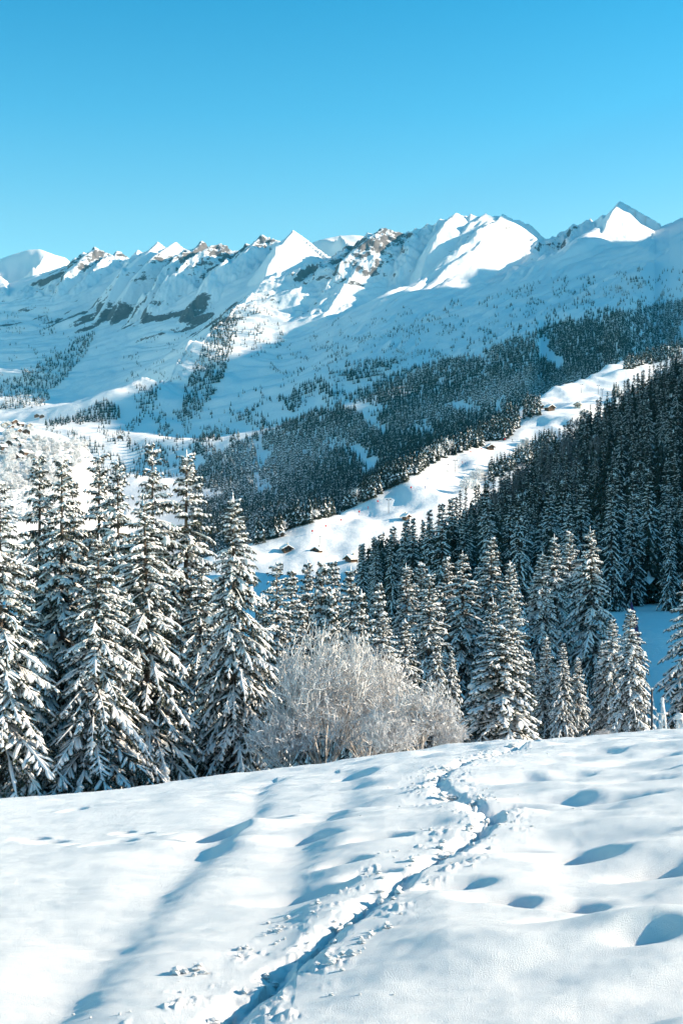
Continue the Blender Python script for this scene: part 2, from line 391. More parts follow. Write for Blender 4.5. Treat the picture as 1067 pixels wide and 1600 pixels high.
# --- forest hill on the right with the shaded clearing
def hill_z(X, Y):
    flat = -10.9 + 0.4 * noise(X * 0.05, Y * 0.05, 4) - np.clip((60 - X - 0.25 * Y), 0, 80) * 0.16
    foot = 34 + np.clip((Y - 120) / 25, 0, 1) * 10 - np.clip((Y - 140) * 0.125, 0, 60)                 # where the rise starts
    rise = np.clip(X - foot, 0, None); rise = np.where(rise < 20, rise * rise / 40.0, rise - 10)
    along = np.clip((Y - 148) / 120.0, 0, 1); along = along * along * (3 - 2 * along)
    z = flat + 0.74 * rise - 5.0 * along - np.clip(Y - 330, 0, 200) * 0.045
    z = z + 3.0 * fbm(X * 0.02, Y * 0.015, 3, 14) * np.clip((Y - 140) / 60, 0, 1)
    z = np.minimum(z, 30 + np.clip(Y - 145, 0, 110) * 1.7)
    start = np.clip((Y - 66) / 16, 0, 1)
    z = np.where(X > 33, -11 + (z + 11) * start, z)
    return z - np.clip(Y - 440, 0, None) * 0.9
hu = ucols(0.27, 1.1, 180, 34)
hd = np.linspace(58, 640, 190)
hX = hu[None, :] * hd[:, None]
HILL = Terrain(hu, hd, hill_z(hX, np.broadcast_to(hd[:, None], hX.shape)))
structure(link('forest_hill', HILL.mesh('forest_hill', M_SLOPE)), 'steep shaded hillside under the dark spruce forest')

# --- ski slope
SC = np.array([(0, 1000), (200, 925), (300, 888), (400, 848), (450, 829), (500, 810), (560, 786), (640, 744), (700, 708), (760, 673), (800, 643), (870, 606), (950, 574), (1067, 540), (1250, 480), (1500, 410)], float)
su = ucols(0.27, 0.5, 200, 20); sd = np.linspace(420, 2100, 280)
sX = su[None, :] * sd[:, None]; sY = np.broadcast_to(sd[:, None], sX.shape)
cr = (CY - np.interp(CX + FPX * su, SC[:, 0], SC[:, 1])) / FPX
Dc_s = np.clip(177.2 / (0.226 - cr), 480, 1900)
Z = -19 + 0.226 * (sY - 700) + 8.0 * fbm(sX / 70, sY / 110, 4, 31) + 0.8 * fbm(sX / 18, sY / 26, 2, 33)
over = sY - Dc_s[None, :]
Z = Z - np.where(over > 0, np.where(over < 60, over ** 2 * 0.006, over * 0.72 - 21.6), 0)
SLOPE = Terrain(su, sd, Z)
structure(link('ski_slope', SLOPE.mesh('ski_slope', M_SLOPE)), 'sunlit ski slope falling between the two forests')

# --- village hill, far left
vx = np.array([-500, -200, 0, 50, 100, 150, 200, 260, 400], float); vD = np.array([900, 1400, 1550, 1700, 1820, 1950, 2200], float)
vy = np.array([[1150, 780, 715, 665, 640, 660, 800], [1150, 770, 718, 672, 645, 665, 800], [1150, 765, 720, 680, 655, 675, 800], [1150, 778, 728, 688, 664, 690, 820], [1160, 795, 742, 700, 676, 705, 830],
               [1180, 825, 775, 722, 702, 740, 850], [1200, 880, 850, 830, 840, 860, 900], [1250, 940, 930, 920, 920, 930, 950], [1300, 1000, 1000, 1000, 1000, 1000, 1000]], float)
vu = np.linspace(-0.46, -0.06, 220); vd = np.linspace(900, 2200, 200)
rows = np.array([np.interp(CX + FPX * vu, vx, vy[:, j]) for j in range(len(vD))])
Zk = (CY - rows) / FPX * vD[:, None]
Z = np.stack([np.interp(vd, vD, Zk[:, i]) for i in range(len(vu))], 1)
vX = vu[None, :] * vd[:, None]; vY = np.broadcast_to(vd[:, None], vX.shape)
Z = smooth_rows(smooth_rows(Z, 15), 15, 1) + 5 * fbm(vX / 110, vY / 110, 4, 41)
VILL = Terrain(vu, vd, Z)
structure(link('village_hill', VILL.mesh('village_hill', M_SLOPE)), 'sunlit snowy hill carrying the village')

# --- mountain range
EX = np.array([-300, 0, 100, 200, 300, 400, 550, 700, 850, 1000, 1067, 1300, 1700], float)
EL = np.array([1300, 1700, 2100, 2600, 3100, 3600, 4100, 4700, 5600], float)
EY = np.array([[920, 860, 740, 650, 610, 560, 490, 400, 620], [910, 850, 730, 655, 620, 560, 490, 405, 620], [910, 850, 725, 660, 630, 570, 495, 395, 620], [900, 840, 735, 675, 625, 565, 490, 390, 620],
               [895, 820, 735, 675, 620, 560, 490, 385, 620], [880, 800, 725, 660, 605, 545, 480, 375, 620], [860, 770, 690, 625, 580, 525, 470, 375, 620], [830, 730, 650, 590, 550, 505, 450, 345, 600],
               [790, 680, 600, 545, 510, 475, 435, 365, 600], [740, 600, 535, 495, 470, 440, 405, 350, 560], [710, 570, 510, 475, 450, 420, 385, 340, 540], [640, 500, 440, 400, 370, 340, 310, 290, 430], [600, 430, 360, 330, 300, 270, 240, 220, 320]], float)
SKY = np.array([(-300, 400), (-60, 420), (0, 425), (15, 440), (40, 430), (75, 420), (100, 412), (118, 402), (130, 393), (150, 386), (165, 391), (185, 392), (197, 402), (215, 391), (245, 378), (275, 377), (300, 384), (315, 376), (345, 380), (360, 395), (385, 380),
                (410, 366), (425, 372), (440, 370), (458, 359), (478, 378), (505, 402), (530, 392), (545, 382), (575, 364), (597, 356), (622, 362), (650, 357), (665, 349), (705, 332), (760, 333), (785, 333), (805, 342), (825, 356), (845, 372), (862, 368), (880, 361), (893, 350), (912, 342),
                (940, 335), (955, 322), (968, 314), (980, 325), (1000, 345), (1022, 356), (1045, 349), (1067, 339), (1150, 310), (1300, 285), (1700, 220)], float)
eu = np.concatenate([np.linspace(-0.40, -0.255, 60, endpoint=False), np.linspace(-0.255, 0.255, 720), np.linspace(0.256, 0.50, 70)])
ed = np.concatenate([np.linspace(1300, 3400, 130, endpoint=False), np.linspace(3400, 6000, 370, endpoint=False), np.linspace(6000, 7000, 16)])
ex = CX + FPX * eu
def away(x): return np.interp(x, [-300, 0, 200, 350, 520, 700], [1.40, 1.32, 1.20, 1.09, 1.01, 1.0])    # the range recedes to the left
fx_ = away(ex)
Z = np.empty((len(ed), len(eu)))
for i in range(len(eu)):
    Lv = EL * np.interp(EL, [1300, 2600, 4100], [1.0, 1 + 0.8 * (fx_[i] - 1), fx_[i]])
    yy = np.array([np.interp(ex[i], EX, EY[:, j]) for j in range(len(EL))])
    Z[:, i] = np.interp(ed, Lv, (CY - yy) / FPX * Lv)
Z = smooth_rows(smooth_rows(Z, 31), 61, 1)
X_ = eu[None, :] * ed[:, None]; Y_ = np.broadcast_to(ed[:, None], X_.shape)
DCR = 4500 * fx_ + 90 * noise(ex / 140, ex * 0, 51)
back = DCR[None, :] - Y_                                               # distance in front of the crest
s1 = X_ + 0.62 * back + 45 * fbm(X_ / 300, Y_ / 300, 2, 52)              # coordinate across the ribs, which run down to the left
pxs = CX + FPX * (X_ + 0.45 * np.clip(back, 0, None)) / DCR[None, :]       # where the rib of a point meets the crest
up = np.clip(1 - back / 1900, 0, 1) * (back > -200)
RZX = [0, 25, 45, 105, 125, 195, 215, 290, 305, 428, 442, 490, 505, 545, 640, 690, 720, 770, 800, 845, 870, 905, 925, 960, 1000, 1067]
RZV = [1, .8, 0, 0, 1, .95, .3, .35, 1, 1, 0, 0, .4, 1, 1, .35, .3, .6, .4, .15, .8, .7, .2, .15, .1, .1]
zone = np.interp(pxs, RZX, RZV) * np.clip(1.15 - back / 760, 0, 1)
def vridge(x, y, o, sd, g=0.5):
    r = 0; a = 1
    for i in range(o): r = r + a * (0.5 - np.abs(noise(x * 2 ** i + 7.7 * i, y * 2 ** i, sd + i))); a *= g
    return r
lift = vridge(s1 / 300, back / 1500, 2, 53) * 45 * np.clip(up, 0, 1) ** 1.5
crag = vridge(s1 / 95, back / 260, 4, 57, 0.58) * 58 * np.clip(zone, 0.0, 1)
gully = vridge(s1 / 120, back / 900, 3, 60) * 22 * np.clip(up * 1.4, 0, 1)
nearcrest = 1 - 0.9 * np.exp(-(back / 60) ** 2)
Z = Z + nearcrest * (lift + crag + gully) + fbm(s1 / 420, back / 1500, 2, 58) * 38 * np.clip((Y_ - 1900) / 800, 0, 1) * nearcrest
Z = Z + 2.5 * fbm(X_ / 50, Y_ / 50, 2, 59) + (vridge((s1 + 0.3 * back) / 150, back / 1100, 3, 61) * 20 + vridge(s1 / 48, back / 500, 2, 62) * 7) * np.clip((back - 150) / 300, 0, 1) * np.clip((2300 - back) / 600, 0, 1)
def pE(x, y, D): return px2(x, y, D * float(away(x)))[:2]
# a spur that catches the sun, running down to the left from below the crest
P_sp = [pE(430, 440, 4150), pE(378, 490, 3780), pE(335, 540, 3450), pE(250, 600, 2950), pE(180, 640, 2700)]
d, side, al = seg_dist(X_, Y_, P_sp)
Z = Z + 85 * np.exp(-(d / 150) ** 1.5) * np.clip((2400 - al) / 500, 0, 1) * (0.75 + 0.25 * noise(al / 160, al * 0, 95)) - 60 * np.exp(-((d - 300) / 190) ** 2) * (side < 0) * np.clip(al / 250, 0, 1) * np.clip((al.max() - al) / 400, 0, 1)
P_s2 = [pE(600, 365, 4450), pE(555, 425, 4150), pE(505, 490, 3800)]
d, side, al = seg_dist(X_, Y_, P_s2)
Z = Z + 75 * np.exp(-d / 140) - 40 * np.exp(-((d - 190) / 110) ** 2) * (side < 0) * np.clip(al / 150, 0, 1) * np.clip((al.max() - al) / 200, 0, 1)
# skyline: lift or lower the crest to its real outline
tgt = (CY - np.interp(ex, SKY[:, 0], SKY[:, 1])) / FPX * DCR
zc = np.interp(ex, RZX, RZV)
tgt = tgt + 9 * fbm(ex / 8, ex * 0 + 0.5, 3, 66) * np.clip(zc, 0.03, 1)
ic = np.array([np.argmin(np.abs(ed - q)) for q in DCR])
dl = tgt - Z[ic, np.arange(len(eu))]
kk = np.hanning(41); kk /= kk.sum(); dlow = np.convolve(np.pad(dl, 20, mode='edge'), kk, 'valid')
Z = Z + np.interp(pxs.ravel(), ex, dlow).reshape(Z.shape) * np.exp(-np.abs(back) / np.where(back > 0, 380, 300)) + (dl - dlow)[None, :] * np.exp(-np.abs(back) / 45)
# summits: each sends an arete down towards the viewer, with a broad flank to the right and a steep one to the left
Z = Z - 75 * np.exp(-(np.clip(back, 0, None) / 260) ** 2) * np.clip(back / 30 + 1, 0, 1) * np.interp(ex, [0, 100, 118, 690, 705, 840, 860, 1000, 1020], [0.3, 0.3, 1, 1, 0.25, 0.25, 1, 1, 0])[None, :]
ra = np.random.default_rng(23)
SUMMITS = [(118, 402, 1), (131, 393, .6), (150, 386, .42), (185, 392, .45), (216, 390, .6), (247, 377, .40), (275, 377, .5), (316, 376, .45), (346, 380, .42), (386, 380, .5), (411, 366, .42),
           (426, 372, .9), (458, 359, .40), (530, 391, .6), (546, 382, .5), (561, 374, .8), (576, 364, .45), (588, 361, .9), (598, 356, .40), (612, 361, .8), (624, 362, .5), (637, 360, .9), (650, 357, .42), (667, 349, .6), (688, 341, .7), (712, 332, .45), (735, 333, .8), (758, 333, .5), (785, 334, .45), (806, 343, .6), (862, 368, .9), (880, 361, .45), (894, 350, .42), (916, 343, .5), (940, 335, .6), (968, 314, .42), (1012, 352, .7), (1046, 349, .4)]
wobx = 18 * fbm(X_ / 60, Y_ / 70, 4, 71, 0.6); wobz = 10 * vridge((X_ - 0.3 * Y_) / 38, (Y_ + 0.6 * X_) / 90, 4, 73, 0.55)
for x, y, sl in SUMMITS:
    smooth = x in (247, 275, 458, 968, 712, 735, 758, 785, 1046, 1012)
    D = float(np.interp(x, ex, DCR)); c = px2(x, y, D)
    th = math.radians(ra.uniform(8, 30)); dv = (-math.sin(th), -math.cos(th)); rv_ = (math.cos(th), -math.sin(th))
    dx, dy = X_ - c[0], Y_ - c[1]
    t = dx * dv[0] + dy * dv[1]; p = dx * rv_[0] + dy * rv_[1] + wobx * np.clip(t / 60, 0, 1) * (0.35 if smooth else 1)
    kr = ra.uniform(0.50, 0.68); kl = ra.uniform(1.0, 1.4) * (0.85 if smooth else 1)
    h = c[2] - np.where(t > 0, sl * t, -0.95 * t) - np.where(p > 0, kr * p, -kl * p) + wobz * np.clip((np.abs(t) + np.abs(p)) / 25, 0, 1) * (0.15 if smooth else 1)
    h = h - np.clip(t - 120, 0, None) ** 2 * (0.0011 if sl < 0.55 else 0.002)
    Z = np.maximum(Z, h)
# nothing in front may stand above the crest line
lim = np.interp(ex, SKY[:, 0], SKY[:, 1]); lim = (CY - lim - 1.5) / FPX
Z = np.where(back > 25, np.minimum(Z, lim[None, :] * Y_ - back * 0.10), Z)
Z = np.where(back < 0, np.minimum(Z, tgt[None, :] + back * 0.55), Z)
RANGE = Terrain(eu, ed, Z)
yv = CY - FPX * Z / Y_
streak = np.clip(vridge(s1 / 70, back / 700, 2, 97) * 3.2 - 0.75, 0, 1) * np.clip(1 - np.abs(yv - np.interp(CX + FPX * X_ / Y_, [0, 300, 600, 1067], [505, 500, 480, 430])) / 75, 0, 1) * np.interp(CX + FPX * X_ / Y_, [0, 420, 520, 1067], [1, 1, 0.55, 0.45])
rocky = np.maximum(zone * 0.92, streak * 1.12)
rm_ = RANGE.mesh('mountain_range', M_MOUNT); at = rm_.attributes.new('rocky', 'FLOAT', 'POINT'); at.data.foreach_set('value', np.ascontiguousarray(rocky.ravel(), np.float32))
structure(link('mountain_range', rm_), 'snowy mountain range with rocky ribs and jagged crest')

# --- far summits behind the crest
fsk = np.array([(-400, 470), (-60, 425), (-10, 408), (20, 397), (45, 390), (62, 389), (82, 397), (104, 403), (125, 425), (200, 450), (380, 450), (470, 395), (488, 379), (510, 372), (530, 367), (552, 366), (565, 367), (600, 375), (700, 380), (850, 385), (900, 352), (912, 346), (925, 345), (960, 360), (1100, 400), (1300, 420)], float)
gu = np.linspace(-0.4, 0.35, 420); gd = np.linspace(7000, 9200, 70); gx = CX + FPX * gu
gt = (CY - np.interp(gx, fsk[:, 0], fsk[:, 1])) / FPX * 8000
gX = gu[None, :] * gd[:, None]; gY = np.broadcast_to(gd[:, None], gX.shape)
gZ = gt[None, :] - np.abs(gY - 8000) * 0.62 + np.clip(np.abs(gY - 8000) / 300, 0, 1) * (ridged((gX + 0.5 * gY) / 420, gY / 900, 4, 81) * 120 - 60)
structure(link('far_summits', Terrain(gu, gd, gZ).mesh('far_summits', M_MOUNT)), 'snowy summits rising behind the crest')

# --- unseen ridge added beyond the right side, its crest shaped to shade the slopes
rc = np.array([(1100, 480), (1629, 790), (1882, 940), (2179, 990), (2607, 1050), (2861, 1140), (3004, 1190), (3366, 1335), (3537, 1365), (3644, 1375), (3756, 1395), (3903, 1398), (3980, 1425), (4026, 1370), (4073, 1395), (4171, 1425), (4216, 1420), (4270, 1380), (4330, 1340), (4500, 1345), (4530, 1540), (4570, 1610), (4610, 1645), (4734, 1705), (4892, 1755), (4926, 1768), (5188, 1890), (5346, 1940), (5536, 2010), (7500, 2300)], float)
ry = np.linspace(1100, 7500, 540); rw = np.linspace(-1.0, 1.6, 60)
rtop = np.interp(ry, rc[:, 0], rc[:, 1]) + 10 * fbm(ry / 60, ry * 0, 4, 91)
RX = np.maximum(1250, 0.285 * ry)[:, None] + np.linspace(0, 1, 60)[None, :] ** 1.0 * (3900 - np.maximum(1250, 0.285 * ry))[:, None]; RY = np.broadcast_to(ry[:, None], RX.shape)
RZ = rtop[:, None] - np.clip(np.abs(RX - 2200) - 45, 0, None) * 0.95 + np.clip(np.abs(RX - 2200) / 200, 0, 1) * (ridged(RY / 330, RX / 800, 4, 92) * 70 - 75)
RZ[:, 0] = -200
k = (np.arange(len(ry) - 1)[:, None] * len(rw) + np.arange(len(rw) - 1)[None, :]).ravel()
structure(link('shadow_ridge', mesh_np('shadow_ridge', np.stack([RX, RY, RZ], -1).reshape(-1, 3), np.stack([k, k + 1, k + len(rw) + 1, k + len(rw)], 1), M_MOUNT, None, True)), 'unseen snowy ridge added to shade the lower slopes')

# --- valley floor reaching to the horizon
g = Geo(); S = 40000
g.add([(-S, -S, -190), (S, -S, -190), (S, S, -190), (-S, S, -190)], [(0, 1, 2), (0, 2, 3)])
structure(link('valley_ground', g.mesh('valley_ground', M_SLOPE)), 'snowy valley floor')

# ------------------------------------------------------------------ trees
def nrm(a): return a / (np.linalg.norm(a, axis=-1, keepdims=True) + 1e-9)

def spruce(seed, H, R, whorl=0.36, nb=6, tw=0.13, k=4, snow=0.75, base=0.05, fat=1.0, droop=1.0, pillows=0.06):
    """trunk, needle and snow geometry of one snow-laden spruce"""
    r = np.random.default_rng(seed)
    T, Nd, Sn = Geo(), Geo(), Geo()
    lean = r.normal(0, 0.008, 2); asym = r.uniform(0, 6.28)
    zs = np.linspace(-0.8, H * 0.985, 9)
    T.tube(np.stack([zs * lean[0], zs * lean[1], zs], 1), 0.0125 * H * np.clip(1 - zs / H, 0.03, 1) ** 0.8 + 0.012, 8)
    z = H * base; UPV = np.array([0, 0, 1.0])
    while z < H * 0.97:
        ft = z / H
        n = nb if ft < 0.8 else max(4, nb - 1)
        off = r.random() * 6.28
        for j in range(n):
            az = off + j * 6.283 / n + r.normal(0, 0.18); zb = z + r.normal(0, whorl * 0.28)
            prof = (1 - ft) ** 0.90 * (1 + 0.16 * math.cos(az - asym)) * (1.0 if ft > 0.16 else 0.72 + 1.75 * ft)
            L = R * prof * r.uniform(0.62, 1.15) + 0.10
            p = math.radians(np.interp(ft, [0, 0.35, 0.75, 1], [-30, -22, 0, 42]) + r.normal(0, 6)); dr = droop * np.interp(ft, [0, 0.6, 1], [0.34, 0.28, 0.1]) * r.uniform(0.6, 1.4)
            er = np.array([math.cos(az), math.sin(az), 0]); et = np.array([-math.sin(az), math.cos(az), 0])
            def P(t):
                t = np.asarray(t, float); q = t[..., None]
                return np.array([zb * lean[0], zb * lean[1], zb]) + er * (L * q * math.cos(p)) + UPV * (L * (math.sin(p) * q - dr * q ** 2 + 0.10 * dr * q ** 4))
            if fat < 1.6: T.tube(P(np.array([0, .4, .8])), [0.006 + 0.012 * L, 0.005 + 0.007 * L, 0.004], 3, 0, False)
            m = max(3, int(L * 0.9 / tw))
            t = np.repeat(np.linspace(0.16, 1.0, m), 2) + r.normal(0, 0.03, 2 * m); t = np.clip(t, 0.08, 1.0)
            sd_ = np.tile([1, -1], m)
            l = (0.40 * L * (1 - 0.80 * t) * np.clip(t * 3.2, 0.35, 1) + 0.10) * r.uniform(0.4, 1.3, 2 * m)
            ang = np.radians(r.normal(50, 15, 2 * m)) * np.where(t > 0.93, 0.4, 1)
            B = P(t)
            tz = math.sin(p) - 2 * dr * t
            d = nrm(er * np.cos(ang)[:, None] + et * (sd_ * np.sin(ang))[:, None] + UPV * (tz * np.cos(ang) - r.uniform(0.15, 0.55, 2 * m))[:, None])
            w = nrm(np.cross(d, UPV)); nn = np.cross(w, d)
            nt_ = len(t)
            # needle fringe: k hanging teeth on each side
            sq = np.linspace(0, 1, k + 1)
            for s_ in (1, -1):
                a = B[:, None] + d[:, None] * (l[:, None] * sq[None, :-1])[..., None]
                b = B[:, None] + d[:, None] * (l[:, None] * (sq[None, 1:] + 0.12))[..., None]
                ln = (0.085 * fat * r.uniform(0.6, 1.5, (nt_, k)))[..., None]
                c = (a + b) / 2 + ln * (s_ * w[:, None] * r.uniform(0.5, 1.1, (nt_, k, 1)) + d[:, None] * 0.5 - UPV * r.uniform(0.35, 1.6, (nt_, k, 1)))
                V = np.stack([a, b, c], 2).reshape(-1, 3)
                Nd.add(V, np.arange(len(V)).reshape(-1, 3))
            # snow lying on the twig
            sb = r.choice([0.35, 0.8, 1.0, 1.08])
            has = r.random(nt_) < snow * sb * np.interp(ft, [0, 0.3, 1], [0.85, 1.0, 1.1])
            Bh, dh, wh, nh, lh = B[has], d[has], w[has], nn[has], l[has]
            if len(Bh):
                hw = (0.052 * fat * r.uniform(0.5, 1.5, len(Bh)) + 0.05 * lh)[:, None]; hh = hw * r.uniform(0.5, 1.0, (len(Bh), 1))
                s1_, s2_ = r.uniform(0.12, 0.3, (len(Bh), 1)), r.uniform(0.6, 0.8, (len(Bh), 1)); lq = lh[:, None]
                st = lambda s, f: [Bh + dh * lq * s - wh * hw * f - nh * 0.01, Bh + dh * lq * s + wh * hw * f - nh * 0.01, Bh + dh * lq * s + nh * hh * f]
                a1 = st(s1_, 0.85); a2 = st(s2_, 1.0)
                V = np.stack([Bh - nh * 0.005] + a1 + a2 + [Bh + dh * lq * 1.04 - nh * hh * 0.3], 1)
                F = np.array([(0, 2, 3), (0, 3, 1), (0, 1, 2), (1, 3, 6), (1, 6, 4), (3, 2, 5), (3, 5, 6), (2, 1, 4), (2, 4, 5), (4, 6, 7), (6, 5, 7), (5, 4, 7)])
                Sn.add(V.reshape(-1, 3), (F[None] + (np.arange(len(Bh)) * 8)[:, None, None]).reshape(-1, 3))
            # snow along the bough
            if r.random() < 0.25 + snow * 0.75:
                ts = np.linspace(0.1, 1.02, 8); c = P(ts) + UPV * 0.02
                Sn.tube(c, np.array([0.01, 0.04, 0.05, 0.06, 0.06, 0.055, 0.05, 0.01]) * r.uniform(0.3, 1.35, 8) * (0.5 + 0.2 * L) * min(fat, 1.5), 5, 0, False)
            if r.random() < pillows and L > 0.8:
                q = r.uniform(0.75, 0.98); s_ = r.uniform(0.10, 0.20) * fat ** 0.5
                Sn.blob(P(np.array(q)) + UPV * 0.03 - er * 0.02, (s_ * 1.1, s_ * 1.1, s_ * 0.95), 0, int(r.integers(1e6)), 0.22)
        z += whorl * np.interp(ft, [0, 1], [1.08, 0.62]) * r.uniform(0.8, 1.2)
    top = np.array([H * lean[0], H * lean[1], H * 0.95])
    Sn.tube(np.array([top, top + (0, 0, H * 0.02), top + (0, 0, H * 0.045)]), [0.05 * fat, 0.04 * fat, 0.012], 5)
    return T, Nd, Sn

def tree_meshes(name, nm, *a, **kw):
    T, Nd, Sn = spruce(*a, **kw)
    return {'trunk': T.mesh(name + '_trunk', M_BARK), 'crown': Nd.mesh(name + '_needles', nm), 'snow_cover': Sn.mesh(name + '_snow', M_TSNOW, True)}, a[1]

HERO = [tree_meshes('hero_a', M_NEEDLE, 11, 13.5, 3.7, whorl=0.44, snow=0.86),
        tree_meshes('hero_b', M_NEEDLE, 12, 13.0, 3.1, whorl=0.42, snow=0.88),
        tree_meshes('hero_c', M_NEEDLE, 13, 13.5, 3.8, whorl=0.46, base=0.075, droop=1.3, snow=0.8),
        tree_meshes('hero_d', M_NEEDLE, 14, 9.0, 2.35, whorl=0.30, tw=0.12, snow=0.97, droop=1.2),
        tree_meshes('hero_f', M_NEEDLE, 16, 13.5, 3.3, whorl=0.40, snow=0.9, droop=1.5, nb=7),
        tree_meshes('hero_g', M_NEEDLE, 18, 9.0, 2.0, whorl=0.30, tw=0.12, snow=0.8, droop=0.8),
        tree_meshes('hero_e', M_NEEDLE, 15, 6.0, 1.95, whorl=0.22, tw=0.10, snow=1.0, base=0.02, droop=0.9, pillows=0.03)]
MID = [tree_meshes('mid_a', M_NEEDLE_D, 21, 15, 2.5, whorl=0.8, nb=6, tw=0.36, k=2, snow=0.17, fat=2.3, pillows=0.0),
       tree_meshes('mid_b', M_NEEDLE_D, 22, 15, 2.1, whorl=0.85, nb=5, tw=0.36, k=2, snow=0.10, fat=2.3, pillows=0.0),
       tree_meshes('mid_c', M_NEEDLE_D, 23, 15, 2.8, whorl=0.8, nb=6, tw=0.38, k=2, snow=0.24, fat=2.4, droop=1.4, pillows=0.0),
       tree_meshes('mid_d', M_NEEDLE_D, 24, 15, 2.7, whorl=0.5, nb=6, tw=0.22, k=3, snow=0.36, fat=1.5, droop=1.3, pillows=0.0)]

def place_tree(kind, pos, H, rz, label, group=None, wide=1.0, name='spruce_tree', cat='tree'):
    meshes, H0 = kind
    e = bpy.data.objects.new(name, None); col.objects.link(e); e.empty_display_size = 0.5
    s = H / H0; e.location = pos; e.rotation_euler = (0, 0, rz); e.scale = (s * wide, s * wide, s)
    for pn in meshes:
        o = link(pn, meshes[pn], crown if pn == 'snow_cover' else e)
        if pn == 'crown': crown = o
        if pn != 'trunk': o['kind'] = 'stuff'
    return tag(e, label, cat, group)

def ground(X, Y):
    return float(max(field_base(np.array([X]), np.array([Y]))[0] if Y < 95 else -1e9, HILL.height(X, Y)[0]))

# x, top y, D, variant, widening, label
FRONT = [
 (4, 748, 46, 0, 1.02, 'tall snow-laden spruce cut by the left edge of the photo'),
 (62, 702, 60, 1, 0.85, 'slim spruce rising behind the tall tree at the left edge'),
 (95, 706, 58, 1, 0.95, 'tall narrow spruce just right of the slim one near the left edge'),
 (118, 742, 63, 0, 0.7, 'spruce with a thin lit tip tucked behind the broad front spruce with low white boughs'),
 (152, 700, 62, 1, 0.9, 'dark-topped spruce behind the broad front spruce, against the shaded valley'),
 (186, 712, 57, 1, 0.88, 'narrow spruce with a white knobbly tip directly right of the dark-topped one'),
 (240, 690, 60, 0, 0.8, 'tallest spruce of the left group, its tip reaching highest'),
 (288, 699, 61, 1, 1.0, 'spruce with drooping open tiers beside the tallest one of the left group'),
 (142, 832, 47, 2, 0.95, 'broad front spruce with low white boughs sweeping down to the field'),
 (238, 772, 49, 2, 1.05, 'big front spruce showing its bare trunk above the snow'),
 (366, 766, 50, 0, 0.92, 'rightmost tall spruce of the left group, next to the frosted bush'),
 (32, 900, 56, 2, 0.85, 'shaded lower spruce filling the gap beside the left edge tree'),
 (196, 905, 55, 2, 0.85, 'half-hidden spruce between the two big front spruces'),
 (306, 870, 56, 2, 0.9, 'half-hidden spruce between the bare-trunk spruce and the rightmost of the left group'),
 (330, 980, 53, 3, 0.9, 'small dark spruce low down left of the tall one by the bush'),
 (430, 876, 88, 0, 1.05, 'dark spruce just right of the tall left group, below the two chalets'),
 (410, 925, 84, 3, 0.9, 'small spruce peeping out behind the rightmost tall spruce of the left group'),
 (458, 888, 96, 3, 1.1, 'white-topped spruce below the left one of the two lower chalets'),
 (481, 872, 104, 3, 1.0, 'spruce with pointed tip below the gap between the lower chalets'),
 (500, 880, 98, 4, 0.9, 'slim frosted spruce below the right one of the two lower chalets'),
 (522, 874, 102, 3, 1.05, 'frosted spruce left of the palest broad one behind the bush'),
 (546, 882, 92, 3, 1.1, 'palest broad spruce in the row behind the frosted bush'),
 (472, 940, 84, 3, 1.0, 'short spruce just above the crown of the frosted bush'),
 (520, 925, 82, 4, 0.9, 'short bright spruce above the right half of the frosted bush'),
 (562, 918, 76, 3, 0.85, 'white spruce with bulging tiers above the right edge of the frosted bush'),
 (594, 908, 80, 3, 0.85, 'knobbly narrow spruce in front of the dark forest edge'),
 (596, 955, 60, 3, 1.15, 'bushy snow-caked spruce right behind the frosted bush'),
 (632, 965, 62, 3, 1.05, 'snow-caked spruce touching the bushy one, on its right'),
 (634, 878, 96, 0, 1.1, 'tall spruce with a lit tip, first of the row before the dark forest'),
 (656, 876, 98, 3, 1.0, 'spruce beside the first of the row, partly covered by it'),
 (668, 895, 86, 0, 1.1, 'wide spruce with dark lower half in the middle row'),
 (697, 868, 100, 3, 1.0, 'slim dark-stemmed spruce behind the wide long-bough one'),
 (722, 858, 92, 2, 1.05, 'large spruce with long hanging white boughs left of the tallest pair'),
 (764, 838, 98, 0, 1.1, 'tall full-crowned spruce behind the bright small front spruce'),
 (681, 996, 58, 4, 0.62, 'small slender white spruce beside the low frosted bushes'),
 (704, 1018, 60, 4, 0.55, 'smallest slender spruce right of another slender white one'),
 (795, 874, 90, 1, 1.05, 'narrow spruce behind the bright front spruce, right of the full-crowned one'),
 (764, 932, 74, 2, 1.0, 'grey spruce rising left behind the bright front spruce'),
 (798, 920, 72, 1, 1.0, 'tapering spruce whose tip stands right behind the bright front spruce'),
 (786, 980, 55, 4, 1.5, 'bright snow-covered young spruce alone at the edge of the snow field'),
 (846, 858, 92, 0, 1.0, 'dark spruce left of the trio of tall lit tips'),
 (868, 832, 96, 2, 0.9, 'left spruce of the trio of tall lit tips'),
 (892, 828, 98, 0, 0.9, 'middle spruce of the trio of tall lit tips'),
 (930, 820, 92, 2, 0.95, 'right and broadest spruce of the trio of tall lit tips'),
 (832, 1030, 66, 4, 0.6, 'little spruce between the bright young spruce and the shaded pair'),
 (852, 992, 64, 3, 0.85, 'shaded spruce, left one of the low bluish pair'),
 (880, 1004, 63, 3, 0.8, 'shaded spruce, right one of the low bluish pair'),
 (900, 1026, 68, 3, 0.8, 'low spruce hidden behind the bluish pair'),
 (940, 1000, 66, 3, 0.8, 'short spruce leaning on the pair beside the blue clearing'),
 (956, 966, 64, 3, 1.0, 'left spruce of the pair beside the blue shaded clearing'),
 (983, 950, 61, 3, 1.0, 'right spruce of the pair beside the blue shaded clearing'),
 (1084, 890, 74, 2, 0.95, 'dark shaded spruce cut by the right edge of the photo'),
]
